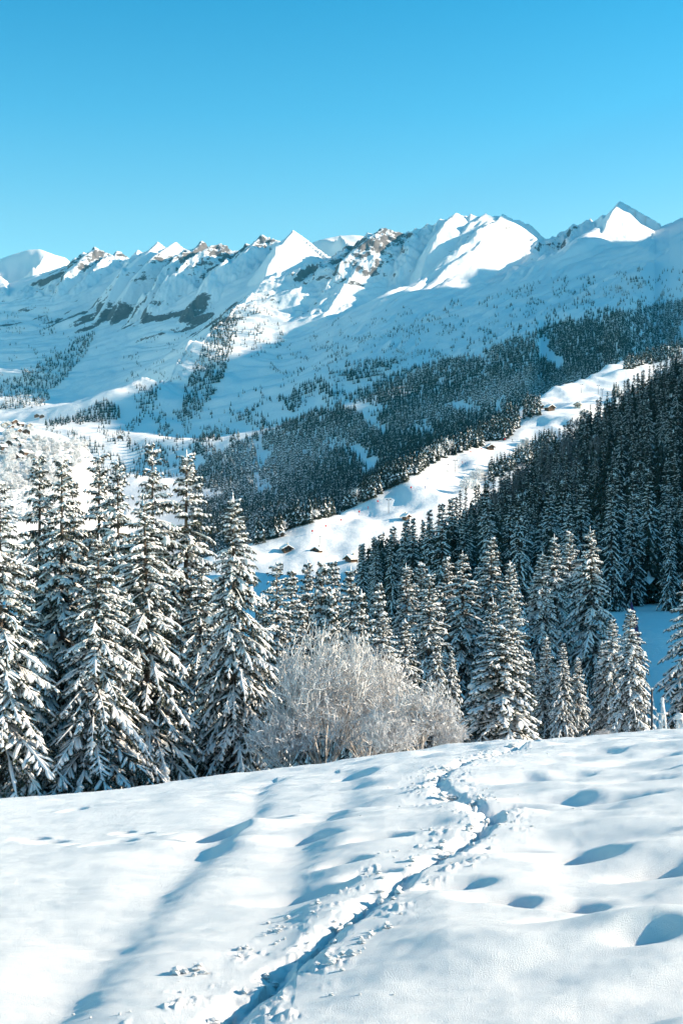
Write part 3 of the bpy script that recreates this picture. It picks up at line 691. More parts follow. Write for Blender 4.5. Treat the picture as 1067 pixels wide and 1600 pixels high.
for i, (x, ty, D, v, wd, lab) in enumerate(FRONT):
    v = {4: 6, 0: (0, 5)[i % 3 == 1] if i else 0, 3: (3, 7)[i % 3 == 0]}.get(v, v) if v != 4 else 4
    v = {4: 'e', 5: 'f', 7: 'g'}.get(v, v)
    v = {'e': 6, 'f': 4, 'g': 5}.get(v, v)
    X = (x - CX) / FPX * D; gz = ground(X, D) - 0.05
    H = (CY - ty) / FPX * D - gz
    place_tree(HERO[v], (X, D, gz), H, i * 2.4 + 1.1, lab, 'snowy spruces around the field', wd * HERO[v][1] / H * min(1.35, max(0.8, H / HERO[v][1])) if v in (0, 1, 2, 4) else wd * min(1.0, (HERO[v][1] / H) ** 0.5))

# spruces on the dark forest hill
def in_poly(x, y, P):
    P = np.asarray(P, float); r = np.zeros(np.shape(x), bool); j = len(P) - 1
    for i in range(len(P)):
        c = ((P[i, 1] > y) != (P[j, 1] > y)) & (x < (P[j, 0] - P[i, 0]) * (y - P[i, 1]) / (P[j, 1] - P[i, 1] + 1e-12) + P[i, 0]); r ^= c; j = i
    return r
rr = np.random.default_rng(5)
cand = []
HOLES = [(985, 930, 1090, 1200), (620, 915, 650, 990)]
tries = 0
while len(cand) < 900 and tries < 60000:
    tries += 1
    Y = 150 + (470 - 150) * rr.random() ** 0.75; u = rr.uniform(-0.02, 0.262); X = u * Y
    z = HILL.height(X, Y)[0]; xp, yp = CX + FPX * u, CY - FPX * z / Y
    if yp < 560 or xp < 560: continue
    if z < -27 and xp < 640: continue
    sp = 4.6 if Y < 260 else 5.4
    if any((X - c[0]) ** 2 + (Y - c[1]) ** 2 < sp * sp for c in cand): continue
    H = rr.uniform(10.5, 16.5)
    top = CY - FPX * (z + H) / Y
    lim = np.interp(xp, [560, 600, 640, 700, 750, 800, 850, 900, 960, 1067], [850, 826, 806, 775, 742, 722, 684, 645, 600, 540])
    if top < lim:
        H = H - (lim - top) / FPX * Y
        if H < 7: continue
    cand.append((X, Y, z, H))
# keep those that stick out of the trees in front of them
cand.sort(key=lambda c: c[1]); cov = np.full(1300, 1250.0); keep = []
cov_front = np.interp(np.arange(1300), [0, 560, 600, 650, 700, 760, 800, 850, 900, 950, 985, 990, 1050, 1300], [700, 900, 930, 920, 900, 880, 900, 880, 860, 860, 950, 960, 955, 950])
cov = np.minimum(cov, cov_front)
for X, Y, z, H in cand:
    xp = CX + FPX * X / Y; top = CY - FPX * (z + H) / Y; wpx = max(3, 0.10 * H / Y * FPX)
    a, b = int(max(0, xp - wpx)), int(min(1299, xp + wpx))
    vis = cov[a:b + 1].mean() - top if b > a else -1
    if vis > 6:
        keep.append((X, Y, z, H, vis))
        cc = np.arange(a, b + 1); prof = top + np.abs(cc - xp) / wpx * H * 0.5 / Y * FPX
        cov[a:b + 1] = np.minimum(cov[a:b + 1], prof)
keep.sort(key=lambda c: -c[4]); keep = keep[:242]
LIMX, LIMY = [560, 600, 640, 700, 750, 800, 850, 900, 960, 1067], [850, 826, 806, 775, 742, 722, 684, 645, 600, 540]
for i, (X, Y, z, H, v) in enumerate(keep):
    xp, ytop, yb = CX + FPX * X / Y, CY - FPX * (z + H) / Y, CY - FPX * z / Y
    if xp < 690: where = 'at the lower left tip of the dark hillside forest'
    elif ytop < np.interp(xp, LIMX, LIMY) + 22: where = 'on the upper edge of the dark hillside forest, against the ski slope'
    elif yb > 900: where = 'at the foot of the dark hillside forest, just above the blue clearing'
    elif xp > 900: where = 'in the steep right part of the dark hillside forest'
    else: where = 'in the middle of the dark hillside forest'
    place_tree(MID[3 if Y < 235 else i % 3], (X, Y, z - 0.2), H, i * 1.7, 'dark snow-dusted spruce ' + where, 'spruces ' + where, 0.85 + 0.3 * ((i * 37) % 10) / 10)

# ------------------------------------------------------------------ bare frosted trees and bushes
def bare(seed, H, R, levels=5, twigs=3, thick=0.012, up=0.55, stems=6):
    r = np.random.default_rng(seed); W, Fz = Geo(), Geo()
    segs = []
    for s in range(stems):
        a = s * 6.283 / stems + r.normal(0, 0.3); sp = r.uniform(0.15, 0.95)
        d = np.array([math.cos(a) * sp, math.sin(a) * sp, 1.0]); d /= np.linalg.norm(d)
        segs.append((np.array([math.cos(a), math.sin(a), 0]) * R * 0.10, d, H * r.uniform(0.34, 0.46), 0.02 * H / 4 + 0.012, 0))
    q = segs; fr = []
    while q:
        nq = []
        for p, d, L, rad, lv in q:
            mid = p + d * L * 0.5 + r.normal(0, 0.05 * L, 3); e = p + d * L + r.normal(0, 0.05 * L, 3)
            if (e[0] ** 2 + e[1] ** 2) / (R * 1.05) ** 2 + ((e[2] - 0.36 * H) / (0.66 * H)) ** 2 > r.uniform(0.6, 1.3): continue
            if lv < 2:
                W.tube(np.array([p, mid, e]), [rad, rad * 0.85, rad * 0.65], 4, 0, False)
                Fz.tube(np.array([p, mid, e]) + (0, 0, rad * 0.7), [rad * 0.5, rad * 0.6, rad * 0.4], 3, 0, False)
            else: fr.append((p, mid, e, rad))
            if lv < levels:
                for t in range(twigs + (1 if lv in (1, 2) else 0)):
                    f = r.uniform(0.1 if lv < 2 else 0.35, 1.0) if t else 1.0
                    b = p + (e - p) * f
                    nd_ = d + r.normal(0, 0.52, 3); nd_[2] += up * 0.28; nd_ /= np.linalg.norm(nd_)
                    nq.append((b, nd_, L * r.uniform(0.52, 0.82), max(rad * 0.6, thick), lv + 1))
        q = nq
    P = np.array([[a, b, c] for a, b, c, _ in fr]); rad = np.array([x[3] for x in fr])
    th = np.array([0, 2.094, 4.189]); dd = nrm(P[:, 2] - P[:, 0]); a = nrm(np.cross(dd, np.array([0.3, 0.2, 1.0]))); b = np.cross(dd, a)
    ring = rad[:, None, None] * (np.cos(th)[None, :, None] * a[:, None] + np.sin(th)[None, :, None] * b[:, None])
    V = np.concatenate([P[:, 0:1] + ring, P[:, 1:2] + ring * 0.85, P[:, 2:3] + ring * 0.45], 1)
    F = []
    for i in (0, 3):
        for j in range(3): F += [(i + j, i + (j + 1) % 3, i + 3 + (j + 1) % 3), (i + j, i + 3 + (j + 1) % 3, i + 3 + j)]
    F = np.array(F)
    Fz.add(V.reshape(-1, 3), (F[None] + (np.arange(len(P)) * 9)[:, None, None]).reshape(-1, 3))
    return {'trunk': W.mesh('stems', M_TWIG), 'crown': Fz.mesh('frosted_twigs', M_FROST)}, H
BUSH = [bare(31, 4.6, 2.2, 5, 3, 0.012, 1.0, 14), bare(32, 3.0, 1.8, 5, 3, 0.011, 0.4, 12)]
FARB = [bare(33, 8.0, 3.4, 4, 4, 0.075, 0.5, 5)]; FARB[0][0]['crown'].materials[0] = M_TSNOW
for x, ty, by, D, v, wd, lab in [
    (506, 966, 1195, 46, 0, 0.92, 'big rounded leafless bush white with frost in the middle of the field edge'),
    (572, 1000, 1190, 49, 0, 1.0, 'frosted leafless bush merging into the right side of the big rounded one'),
    (446, 1085, 1200, 45, 1, 0.95, 'low frosted bush at the foot of the tall spruce left of the big bush'),
    (650, 1050, 1178, 45, 1, 1.15, 'pale brown frosted bush right of the big rounded one'),
    (606, 1105, 1184, 43, 1, 1.1, 'low tangled frosted bush in front of the big rounded one'),
    (704, 1118, 1172, 44, 1, 1.0, 'small frosted bush left of the bright young spruce'),
    (942, 1135, 1160, 50, 1, 1.3, 'tiny frosted shrub below the pair of spruces beside the clearing')]:
    X = (x - CX) / FPX * D; gz = ground(X, D); H = (CY - ty) / FPX * D - gz
    place_tree(BUSH[v], (X, D, gz - 0.05), H * 1.0, x * 0.37, lab, 'frosted bushes at the field edge', wd, 'frosted_bush', 'bush')

# frosted broadleaf trees far off
rb = np.random.default_rng(77); nvb = 0
VPOLY = [(0, 665), (45, 668), (70, 690), (100, 685), (140, 700), (150, 715), (110, 735), (90, 760), (0, 770)]
spots = []
while len(spots) < 62:
    x, y = rb.uniform(0, 152), rb.uniform(655, 770)
    if not in_poly(x, y, VPOLY): continue
    if x < 42 and 672 < y < 716 and rb.random() < 0.75: continue
    h = VILL.hit(x, y)
    if h is None: continue
    spots.append(h)
    place_tree(FARB[0], h - (0, 0, 0.4), rb.uniform(7, 15), rb.uniform(0, 6), 'round white frosted tree on the sunlit village hill at the left', 'frosted trees of the village hill', rb.uniform(0.9, 1.4), 'frosted_tree')
for x, y in [(418, 838), (440, 832), (470, 820), (490, 812), (530, 795), (545, 790), (555, 786), (672, 722), (684, 716), (694, 710), (704, 706), (738, 764), (745, 756), (752, 750), (728, 772), (742, 770), (812, 706), (820, 702)]:
    h = SLOPE.hit(x, y)
    if h is None: continue
    place_tree(FARB[0], h - (0, 0, 0.3), rb.uniform(7, 11), rb.uniform(0, 6), 'pale frosted broadleaf tree along the border of the ski slope', 'frosted trees along the ski slope', 1.1, 'frosted_tree')
LEAFLESS = bare(34, 8.0, 3.2, 4, 4, 0.05, 0.5, 5); LEAFLESS[0]['crown'].materials[0] = mat_simple('grey_twigs', (0.10, 0.10, 0.10), (0.30, 0.30, 0.31), 2.0, 0.85)
nb_ = 0
while nb_ < 34:
    x, y = rb.uniform(690, 960), rb.uniform(690, 850); 
    if y < 1160 - 0.55 * x or y > 1340 - 0.6 * x: continue
    h = HILL.hit(x, y)
    nb_ += 1
    if h is None: continue
    place_tree(LEAFLESS, h - (0, 0, 0.3), rb.uniform(8, 12), rb.uniform(0, 6), 'grey leafless tree among the dark spruces of the shaded hillside', 'leafless trees of the dark hillside forest', 0.9, 'leafless_tree')

# ------------------------------------------------------------------ far forests (too many to count)
def far_tree(seed, white):
    r = np.random.default_rng(seed); g = Geo(); H, R = 12.0, 2.3
    g.tube(np.array([[0, 0, -1.5], [0, 0, 3.0]]), [0.25, 0.18], 4, 0)
    for i in range(7):
        f = i / 7; z0 = H * (0.06 + 0.86 * f); rad = R * (1 - f) ** 0.85 + 0.25; n = 7 if i < 4 else 5
        th = np.arange(n) * 6.283 / n + r.random() * 6
        for t in th:
            rd = rad * r.uniform(0.75, 1.2); c = np.array([math.cos(t), math.sin(t), 0]); s = np.array([-math.sin(t), math.cos(t), 0])
            dz = rd * r.uniform(0.4, 0.75); root = np.array([0, 0, z0 + H * 0.17])
            tip = c * rd + (0, 0, z0 + H * 0.10 - dz); a = root * 0.5 + tip * 0.5
            m = 1 if r.random() < white else 0
            g.add([root, a + s * rd * 0.42 - (0, 0, 0.25), tip, a - s * rd * 0.42 - (0, 0, 0.25)], [(0, 1, 2), (0, 2, 3)], m)
    g.tube(np.array([[0, 0, H * 0.9], [0, 0, H * 1.02]]), [0.16, 0.02], 4, 1 if white > 0.4 else 0)
    return g.mesh('far_spruce', [M_NEEDLE_D, M_TSNOW])
PROTO = [bpy.data.objects.new('far_spruce', far_tree(*q)) for q in ((41, 0.06), (42, 0.2), (43, 0.42))]

def scatter(name, pts, scl, proto, label):
    """one object whose points each carry one far tree"""
    m = bpy.data.meshes.new(name); pts = np.ascontiguousarray(pts, np.float32)
    m.vertices.add(len(pts)); m.vertices.foreach_set('co', pts.ravel())
    at = m.attributes.new('size', 'FLOAT', 'POINT'); at.data.foreach_set('value', np.ascontiguousarray(scl, np.float32))
    at = m.attributes.new('turn', 'FLOAT', 'POINT'); at.data.foreach_set('value', (np.arange(len(pts)) * 2.399).astype(np.float32))
    o = link(name, m)
    t = bpy.data.node_groups.new(name, 'GeometryNodeTree')
    t.interface.new_socket('Geometry', in_out='INPUT', socket_type='NodeSocketGeometry'); t.interface.new_socket('Geometry', in_out='OUTPUT', socket_type='NodeSocketGeometry')
    gi, go = t.nodes.new('NodeGroupInput'), t.nodes.new('NodeGroupOutput')
    iop = t.nodes.new('GeometryNodeInstanceOnPoints'); oi = t.nodes.new('GeometryNodeObjectInfo'); oi.inputs['Object'].default_value = proto; oi.inputs['As Instance'].default_value = True
    na = t.nodes.new('GeometryNodeInputNamedAttribute'); na.data_type = 'FLOAT'; na.inputs['Name'].default_value = 'size'
    nb = t.nodes.new('GeometryNodeInputNamedAttribute'); nb.data_type = 'FLOAT'; nb.inputs['Name'].default_value = 'turn'
    cb = t.nodes.new('ShaderNodeCombineXYZ')
    t.links.new(gi.outputs[0], iop.inputs['Points']); t.links.new(oi.outputs['Geometry'], iop.inputs['Instance']); t.links.new(na.outputs['Attribute'], iop.inputs['Scale'])
    t.links.new(nb.outputs['Attribute'], cb.inputs['Z']); t.links.new(cb.outputs[0], iop.inputs['Rotation']); t.links.new(iop.outputs[0], go.inputs[0])
    md = o.modifiers.new('trees', 'NODES'); md.node_group = t
    o['kind'] = 'stuff'; o['label'] = label; o['category'] = 'forest'
    return o

def fill(T, poly, dens, seed, hmin, hmax, clump=0.0, cs=40.0):
    """points where the slope is seen inside a photo outline"""
    r = np.random.default_rng(seed); P = np.asarray(poly, float)
    x0, y0 = P.min(0); x1, y1 = P.max(0); n = int((x1 - x0) * (y1 - y0) * dens)
    x = r.uniform(x0, x1, n); y = r.uniform(y0, y1, n); ok = in_poly(x, y, P)
    if clump: ok &= (noise(x / cs, y / cs * 1.6, seed) + 0.35 * noise(x / cs * 3, y / cs * 4, seed + 1)) > clump + 0.42 * (r.random(n) - 0.5)
    out = []
    for a, b in zip(x[ok], y[ok]):
        h = T.hit(a, b)
        if h is not None: out.append(h - (0, 0, 0.5))
    out = np.array(out).reshape(-1, 3)
    return out, r.uniform(hmin, hmax, len(out)) / 12.0

A = [fill(RANGE, [(300, 745), (330, 720), (380, 690), (450, 660), (540, 625), (600, 595), (660, 572), (740, 556), (800, 533), (880, 505), (960, 492), (1067, 470), (1100, 470), (1100, 540), (950, 580), (800, 650), (700, 720), (560, 800), (400, 860), (300, 900)], 0.19, 101, 7, 13, -0.42, 55),
     fill(RANGE, [(0, 600), (30, 585), (80, 560), (125, 528), (150, 520), (140, 548), (105, 590), (85, 610), (70, 636), (0, 642)], 0.10, 102, 9, 14),
     fill(RANGE, [(335, 505), (352, 488), (368, 486), (372, 520), (360, 560), (350, 590), (330, 625), (300, 655), (285, 655), (288, 610), (310, 560)], 0.10, 103, 9, 14),
     fill(RANGE, [(115, 655), (140, 640), (163, 628), (186, 640), (188, 656), (150, 662), (70, 668), (72, 660)], 0.14, 104, 9, 14),
     fill(RANGE, [(215, 608), (250, 605), (255, 630), (235, 655), (215, 650), (210, 625)], 0.06, 105, 8, 12),
     fill(RANGE, [(280, 700), (400, 640), (540, 570), (640, 560), (560, 610), (420, 670), (320, 720)], 0.09, 106, 8, 13, 0.12, 45),
     fill(RANGE, [(200, 690), (300, 650), (420, 600), (560, 530), (700, 470), (850, 440), (1067, 420), (1067, 480), (900, 500), (740, 550), (540, 620), (330, 720)], 0.05, 107, 6, 11, 0.28, 30),
     fill(RANGE, [(370, 470), (430, 462), (445, 540), (400, 560), (372, 560)], 0.05, 108, 7, 11, 0.05, 18),
     fill(RANGE, [(60, 665), (190, 655), (330, 640), (345, 740), (120, 760)], 0.08, 109, 6, 11, 0.10, 30),
     fill(RANGE, [(0, 470), (160, 500), (150, 560), (0, 600)], 0.07, 110, 6, 11, 0.22, 30),
     fill(RANGE, [(420, 560), (520, 500), (640, 480), (740, 500), (700, 560), (560, 600), (430, 640)], 0.10, 112, 4, 8, 0.20, 22),
     fill(RANGE, [(740, 520), (820, 440), (1000, 420), (1067, 440), (1067, 480), (860, 505)], 0.09, 113, 4, 9, 0.22, 24),
     fill(RANGE, [(190, 560), (330, 470), (345, 490), (280, 600), (200, 620)], 0.07, 114, 4, 8, 0.2, 20)]
pts = np.concatenate([a[0] for a in A]); scl = np.concatenate([a[1] for a in A])
wh = noise(pts[:, 0] / 260, pts[:, 1] / 330, 111) + 0.35 * np.random.default_rng(3).normal(size=len(pts))
sel_ = np.where(wh < 0.0, 0, np.where(wh < 0.45, 1, 2))
for i, nm in enumerate(('dark', 'frosted', 'white-tipped')):
    q = sel_ == i
    scatter('mountain_forest', pts[q], scl[q], PROTO[i], f'{nm} spruces of the forest covering the lower mountain side')
B_ = [fill(SLOPE, [(400, 838), (430, 826), (500, 800), (560, 776), (640, 734), (700, 698), (700, 712), (640, 750), (560, 790), (500, 814), (430, 842), (400, 852)], 0.16, 120, 9, 14),
      fill(SLOPE, [(690, 715), (760, 668), (800, 640), (800, 652), (765, 690), (750, 700), (700, 716)], 0.10, 121, 9, 14),
      fill(SLOPE, [(768, 668), (790, 655), (814, 652), (810, 668), (790, 690), (768, 690)], 0.16, 122, 10, 14),
      fill(SLOPE, [(816, 632), (845, 632), (845, 650), (818, 655)], 0.16, 123, 9, 13),
      fill(SLOPE, [(975, 566), (1060, 545), (1060, 560), (975, 580)], 0.18, 124, 10, 14),
      fill(SLOPE, [(760, 742), (800, 722), (850, 690), (870, 690), (850, 710), (800, 738), (765, 755)], 0.10, 125, 8, 13),
      fill(SLOPE, [(958, 612), (966, 612), (966, 622), (958, 622)], 0.2, 126, 9, 13)]
scatter('slope_edge_forest', np.concatenate([a[0] for a in B_]), np.concatenate([a[1] for a in B_]) * 0.85, PROTO[1], 'frosted spruces lining the border of the ski slope')

scrub = [fill(VILL, VPOLY, 0.035, 130, 3.5, 8), fill(VILL, [(0, 722), (60, 722), (100, 745), (120, 790), (0, 830)], 0.06, 131, 2.0, 4.5)]
scatter('frosted_scrub', np.concatenate([a[0] for a in scrub]) + (0, 0, 0.3), np.concatenate([a[1] for a in scrub]) * 1.5, bpy.data.objects.new('scrub', FARB[0][0]['crown']), 'white frosted scrub covering the village hill')

ru = np.random.default_rng(88); q = []
while len(q) < 2000:
    Y = 158 + 300 * ru.random() ** 0.8; X = ru.uniform(-0.02, 0.265) * Y; z = HILL.height(X, Y)[0]; xp, yp = CX + FPX * X / Y, CY - FPX * z / Y
    H = ru.uniform(5, 10.5)
    if xp < 572 or CY - FPX * (z + H) / Y < np.interp(xp, [560, 600, 640, 700, 750, 800, 850, 900, 960, 1067], [850, 826, 806, 775, 742, 722, 684, 645, 600, 540]) + 6: continue
    q.append((X, Y, z - 0.3, H / 12))
q = np.array(q); scatter('hillside_forest', q[:, :3], q[:, 3], PROTO[0], 'smaller dark spruces closing the gaps of the shaded hillside forest')

# ------------------------------------------------------------------ chalets, village, lift and markers
def house(pos, w, d, h, rz, label, group, stone=False, name='chalet', chimney=True):
    e = bpy.data.objects.new(name, None); col.objects.link(e); e.location = pos; e.rotation_euler = (0, 0, rz)
    tag(e, label, 'house', group)
    g = Geo(); rise = w * 0.28
    g.box((0, 0, h / 2 - 1.0), (w, d, h + 2.0))
    V = [(-w / 2, -d / 2, h), (w / 2, -d / 2, h), (0, -d / 2, h + rise), (-w / 2, d / 2, h), (w / 2, d / 2, h), (0, d / 2, h + rise)]
    g.add(V, [(0, 1, 2), (3, 5, 4)])
    link('wall', g.mesh('chalet_wall', M_STONE if stone else M_WOOD), e)
    for mat, off, th, nm_ in ((M_WOOD, 0.0, 0.25, 'roof'), (M_TSNOW, 0.27, 0.55, 'roof_snow')):
        g = Geo(); ov = 1.0
        for s in (-1, 1):
            a = np.array([0, 0, h + rise + off]); b = np.array([s * (w / 2 + ov), 0, h - rise * ov / (w / 2) + off])
            sh = 0.0 if nm_ == 'roof' else 0.12
            q = [(a[0], -d / 2 - ov + sh, a[2]), (b[0] * (1 - sh / 8), -d / 2 - ov + sh, b[2]), (b[0] * (1 - sh / 8), d / 2 + ov - sh, b[2]), (a[0], d / 2 + ov - sh, a[2])]
            q += [(x, y, z + th) for x, y, z in q]
            f = [(0, 1, 2, 3), (4, 5, 6, 7), (0, 1, 5, 4), (1, 2, 6, 5), (2, 3, 7, 6), (3, 0, 4, 7)]
            g.add(q, [t for a_, b_, c_, d_ in f for t in ((a_, b_, c_), (a_, c_, d_))])
        if nm_ == 'roof': ro = link(nm_, g.mesh(nm_, mat), e)
        else: link(nm_, g.mesh(nm_, mat), ro)
    if chimney:
        g = Geo(); g.box((w * 0.18, d * 0.2, h + rise * 0.9 + 0.6), (0.8, 0.8, 1.9)); link('chimney', g.mesh('chimney', M_STONE), ro)
    g = Geo(); g.box((0, 0, 0), (0.9, 0.08, 1.1)); wm = g.mesh('window', M_GLASS)
    for x in (-w * 0.27, w * 0.27):
        o = link('window', wm, e); o.location = (x, -d / 2 - 0.03, h * 0.62)
    g = Geo(); g.box((0, 0, 0), (1.1, 0.08, 2.0)); o = link('door', g.mesh('door', M_WOOD), e); o.location = (0, -d / 2 - 0.045, 1.0)
    return e
G1 = 'chalets on the ski slope'
for x, y, T, w, d, h, rz, lab in [
    (448, 866, SLOPE, 6.2, 6.5, 1.9, 0.35, 'dark wooden chalet, left one of the two at the foot of the slope'),
    (496, 865, SLOPE, 5.6, 6.0, 1.8, -0.5, 'small wooden chalet beside the tall pole at the foot of the ski slope'),
    (549, 880, SLOPE, 7.5, 6.5, 2.0, -0.9, 'wooden chalet half hidden behind spruces left of the dark forest edge'),
    (441, 838, SLOPE, 2.6, 3.0, 1.6, 0.2, 'tiny hut with snowy roof high at the lower border of the ski slope'),
    (858, 642, SLOPE, 9.5, 9.0, 3.2, 0.5, 'large chalet with broad snowy roof next to the spruce clump on the upper slope'),
    (846, 638, SLOPE, 4.2, 4.5, 2.2, 0.3, 'small shed close beside the large upper chalet'),
    (903, 639, SLOPE, 8.0, 8.0, 3.2, -0.4, 'chalet with pale front right of the large upper chalet'),
    (765, 702, SLOPE, 7.0, 6.0, 2.4, 0.4, 'lone snow-roofed chalet halfway up the ski slope'),
    (634, 812, SLOPE, 4.5, 4.5, 2.2, 0.8, 'brown hut right above the dark forest beside the lower ski slope')]:
    p = T.hit(x, y)
    if p is not None: house(p, w * 0.62, d * 0.62, h * 0.72, rz, lab, G1, stone='pale' in lab)
rv = np.random.default_rng(9)
for i, (x, y) in enumerate([(8, 668), (22, 664), (33, 667), (46, 670), (12, 678), (28, 678), (4, 700), (14, 696), (24, 699), (33, 694), (38, 702), (20, 688), (45, 713), (38, 714), (30, 718), (50, 719), (6, 704), (18, 672), (3, 716), (42, 678)]):
    p = VILL.hit(x, y)
    if p is None: continue
    house(p, rv.uniform(6, 9), rv.uniform(6, 8), rv.uniform(2.4, 4), rv.uniform(-1, 1), 'tiny snow-roofed house of the sunlit village at the far left', 'village houses', stone=i % 3 == 0, name='village_house', chimney=False)
for i, (x, y, lab) in enumerate([(66, 653, 'tiny dark barn on the shaded slope above the village, right one of two'), (58, 653, 'tiny dark barn on the shaded slope above the village, left one of two'), (188, 686, 'lone dark barn in the shaded valley right of the village')]):
    p = RANGE.hit(x, y)
    if p is not None: house(p, 10, 9, 3.5, 0.3, lab, 'valley barns', name='barn', chimney=False)

# lift pylons
gp = Geo(); gp.tube(np.array([[0, 0, -0.5], [0, 0, 9.0]]), [0.2, 0.14], 8); pm = gp.mesh('pylon_mast', M_METAL)
gp = Geo(); gp.box((0, 0, 9.0), (3.4, 0.22, 0.25)); ca = gp.mesh('crossarm', M_METAL)
gp = Geo(); gp.box((0, 0, 0), (0.5, 1.6, 0.35)); sh_ = gp.mesh('sheave', M_METAL)
for x, y, lab in [(607, 802, 'thin lift pylon above the bright patch on the lower ski slope'), (711, 738, 'lift pylon on the middle of the ski slope'), (940, 622, 'lift pylon on the upper ski slope, right of the chalets'), (908, 615, 'small lift pylon between the upper chalets and the white terrace'), (934, 616, 'small lift pylon close to another one on the upper ski slope')]:
    p = SLOPE.hit(x, y)
    if p is None: continue
    e = link('lift_pylon', None); e.location = p; e.scale = (0.8, 0.8, 0.8); e.rotation_euler = (0, 0, 0.4); tag(e, lab, 'pylon', 'lift pylons on the ski slope')
    link('mast', pm, e); link('crossarm', ca, e)
    for s in (-1.5, 1.5): o = link('sheave', sh_, e); o.location = (s, 0, 9.35)
p = SLOPE.hit(500, 862); gp = Geo(); gp.tube(np.array([[0, 0, -0.3], [0, 0, 6.5]]), [0.12, 0.08], 6)
e = link('utility_pole', None); e.location = p; tag(e, 'tall thin pole standing at the small chalet at the foot of the slope', 'pole')
link('pole', gp.mesh('pole', M_METAL), e); gp = Geo(); gp.box((0, 0, 6.1), (1.6, 0.12, 0.14)); link('crossarm', gp.mesh('pole_arm', M_METAL), e)

# piste markers
gp = Geo(); gp.tube(np.array([[0, 0, -0.2], [0, 0, 2.0]]), [0.05, 0.05], 6); mp_ = gp.mesh('marker_pole', M_METAL)
gp = Geo(); gp.tube(np.array([[0, 0, 1.2], [0, 0, 2.1]]), [0.45, 0.45], 10); mb_ = gp.mesh('marker_band', M_RED)
for x, y, lab in [(488, 838, 'lowest red piste marker above the small chalet'), (509, 828, 'red piste marker second from the bottom of the slope'), (533, 817, 'orange-red piste marker third from the bottom of the slope'), (561, 804, 'red piste marker fourth from the bottom, near the frosted forest border'),
                  (590, 790, 'red piste marker below the bright hump of the slope'), (642, 767, 'red piste marker halfway up, above the thin lower pylon'), (735, 710, 'red piste marker left of the lone snow-roofed chalet'), (752, 706, 'red piste marker touching the lone snow-roofed chalet'), (788, 692, 'red piste marker right of the lone snow-roofed chalet')]:
    p = SLOPE.hit(x, y)
    if p is None: continue
    e = link('piste_marker', None); e.location = p; tag(e, lab, 'piste marker', 'red piste markers')
    link('pole', mp_, e); link('band', mb_, e)

# skiers
def skier_mesh():
    g = Geo()
    for s in (-1, 1): g.tube(np.array([[s * 0.16, 0.02, 0.05], [s * 0.15, -0.10, 0.45], [s * 0.10, 0.06, 0.86]]), [0.06, 0.075, 0.10], 6)
    g.tube(np.array([[0, 0.06, 0.80], [0, 0.02, 1.05], [0, -0.06, 1.32], [0, -0.08, 1.45], [0, -0.09, 1.52], [0, -0.11, 1.60], [0, -0.11, 1.72], [0, -0.11, 1.78]]), [0.17, 0.17, 0.22, 0.16, 0.07, 0.11, 0.11, 0.04], 8)
    for s in (-1, 1): g.tube(np.array([[s * 0.2, -0.07, 1.36], [s * 0.34, -0.05, 1.12], [s * 0.32, -0.30, 1.02]]), [0.07, 0.06, 0.045], 6)
    return g
gs = Geo()
for s in (-1, 1): gs.box((s * 0.16, -0.1, 0.015), (0.09, 1.7, 0.03))
ski = gs.mesh('skis', M_METAL); bodies = [skier_mesh().mesh('skier_body', m) for m in M_CLOTH]
for i, (x, y) in enumerate([(716, 732), (722, 728), (727, 729), (699, 740), (693, 742), (668, 752), (700, 731), (575, 800), (664, 764), (800, 690)]):
    p = SLOPE.hit(x, y)
    if p is None: continue
    e = link('person', bodies[i % 3]); e.location = p; e.rotation_euler = (0, 0, 0.5 + i); tag(e, f'tiny skier in {("dark", "red", "blue")[i % 3]} clothing gliding down the ski slope', 'person', f'skiers in {("dark", "red", "blue")[i % 3]}')
    link('skis', ski, e)

# ------------------------------------------------------------------ wooden things at the right end of the field
def at_field(x, D):
    X = (x - CX) / FPX * D; return np.array([X, D, field_height([X], [D])[0]])
D0 = 40.0; S = D0 / FPX
p0 = at_field(1033, D0)
e = link('post_frame', None); e.location = p0; tag(e, 'rime-covered wooden post frame with crossbar on the crest of the field', 'post')
g = Geo(); g.tube(np.array([[0, 0, -0.2], [0.01, 0, 0.5], [0.02, 0, 0.93]]), [0.042, 0.038, 0.034], 8); g.blob((0.02, 0, 0.95), (0.055, 0.055, 0.06), 1, 3); link('post', g.mesh('post', [M_RIME, M_TSNOW], True), e)
for a, b in (((0.05, 0.02, 0.88), (0.19, 0.12, -0.1)), ((-0.09, 0.1, 0.52), (-0.02, -0.1, -0.1)), ((0.03, 0.02, 0.86), (0.10, -0.2, -0.1))):
    g = Geo(); g.tube(np.array([a, b]), [0.022, 0.026], 6); link('brace', g.mesh('brace', M_RIME, True), e)
g = Geo(); g.tube(np.array([[-0.15, -0.05, 0.56], [0.16, -0.05, 0.55]]), [0.028, 0.026], 6); link('crossbar', g.mesh('crossbar', M_RIME, True), e)
p1 = at_field(1017.5, D0)
g = Geo(); g.tube(np.array([[0, 0, -0.3], [0, 0, 0.6], [0.005, 0, 1.26]]), [0.032, 0.03, 0.028], 8)
e1 = link('slim_post', None); e1.location = p1; tag(e1, 'slim dark upright post left of the rimed post frame', 'post'); link('post', g.mesh('slim_post', M_METAL, True), e1)
g = Geo(); g.blob((0.005, 0, 1.27), (0.036, 0.036, 0.03), 0, 5); link('cap', g.mesh('post_cap', M_TSNOW, True), e1)
a = p1 + (0, 0, 1.15); b = p0 + (-0.14, -0.05, 0.56); c = p1 + (0, 0, 0.8); t = np.linspace(0, 1, 14)[:, None]
g = Geo(); g.tube(a + (b - a) * t - np.array([0, 0, 1.0]) * 0.10 * 4 * t * (1 - t), 0.008, 5); o = link('rope', g.mesh('rope', M_RIME)); tag(o, 'taut frosted rope from the slim post top to the crossbar', 'rope')
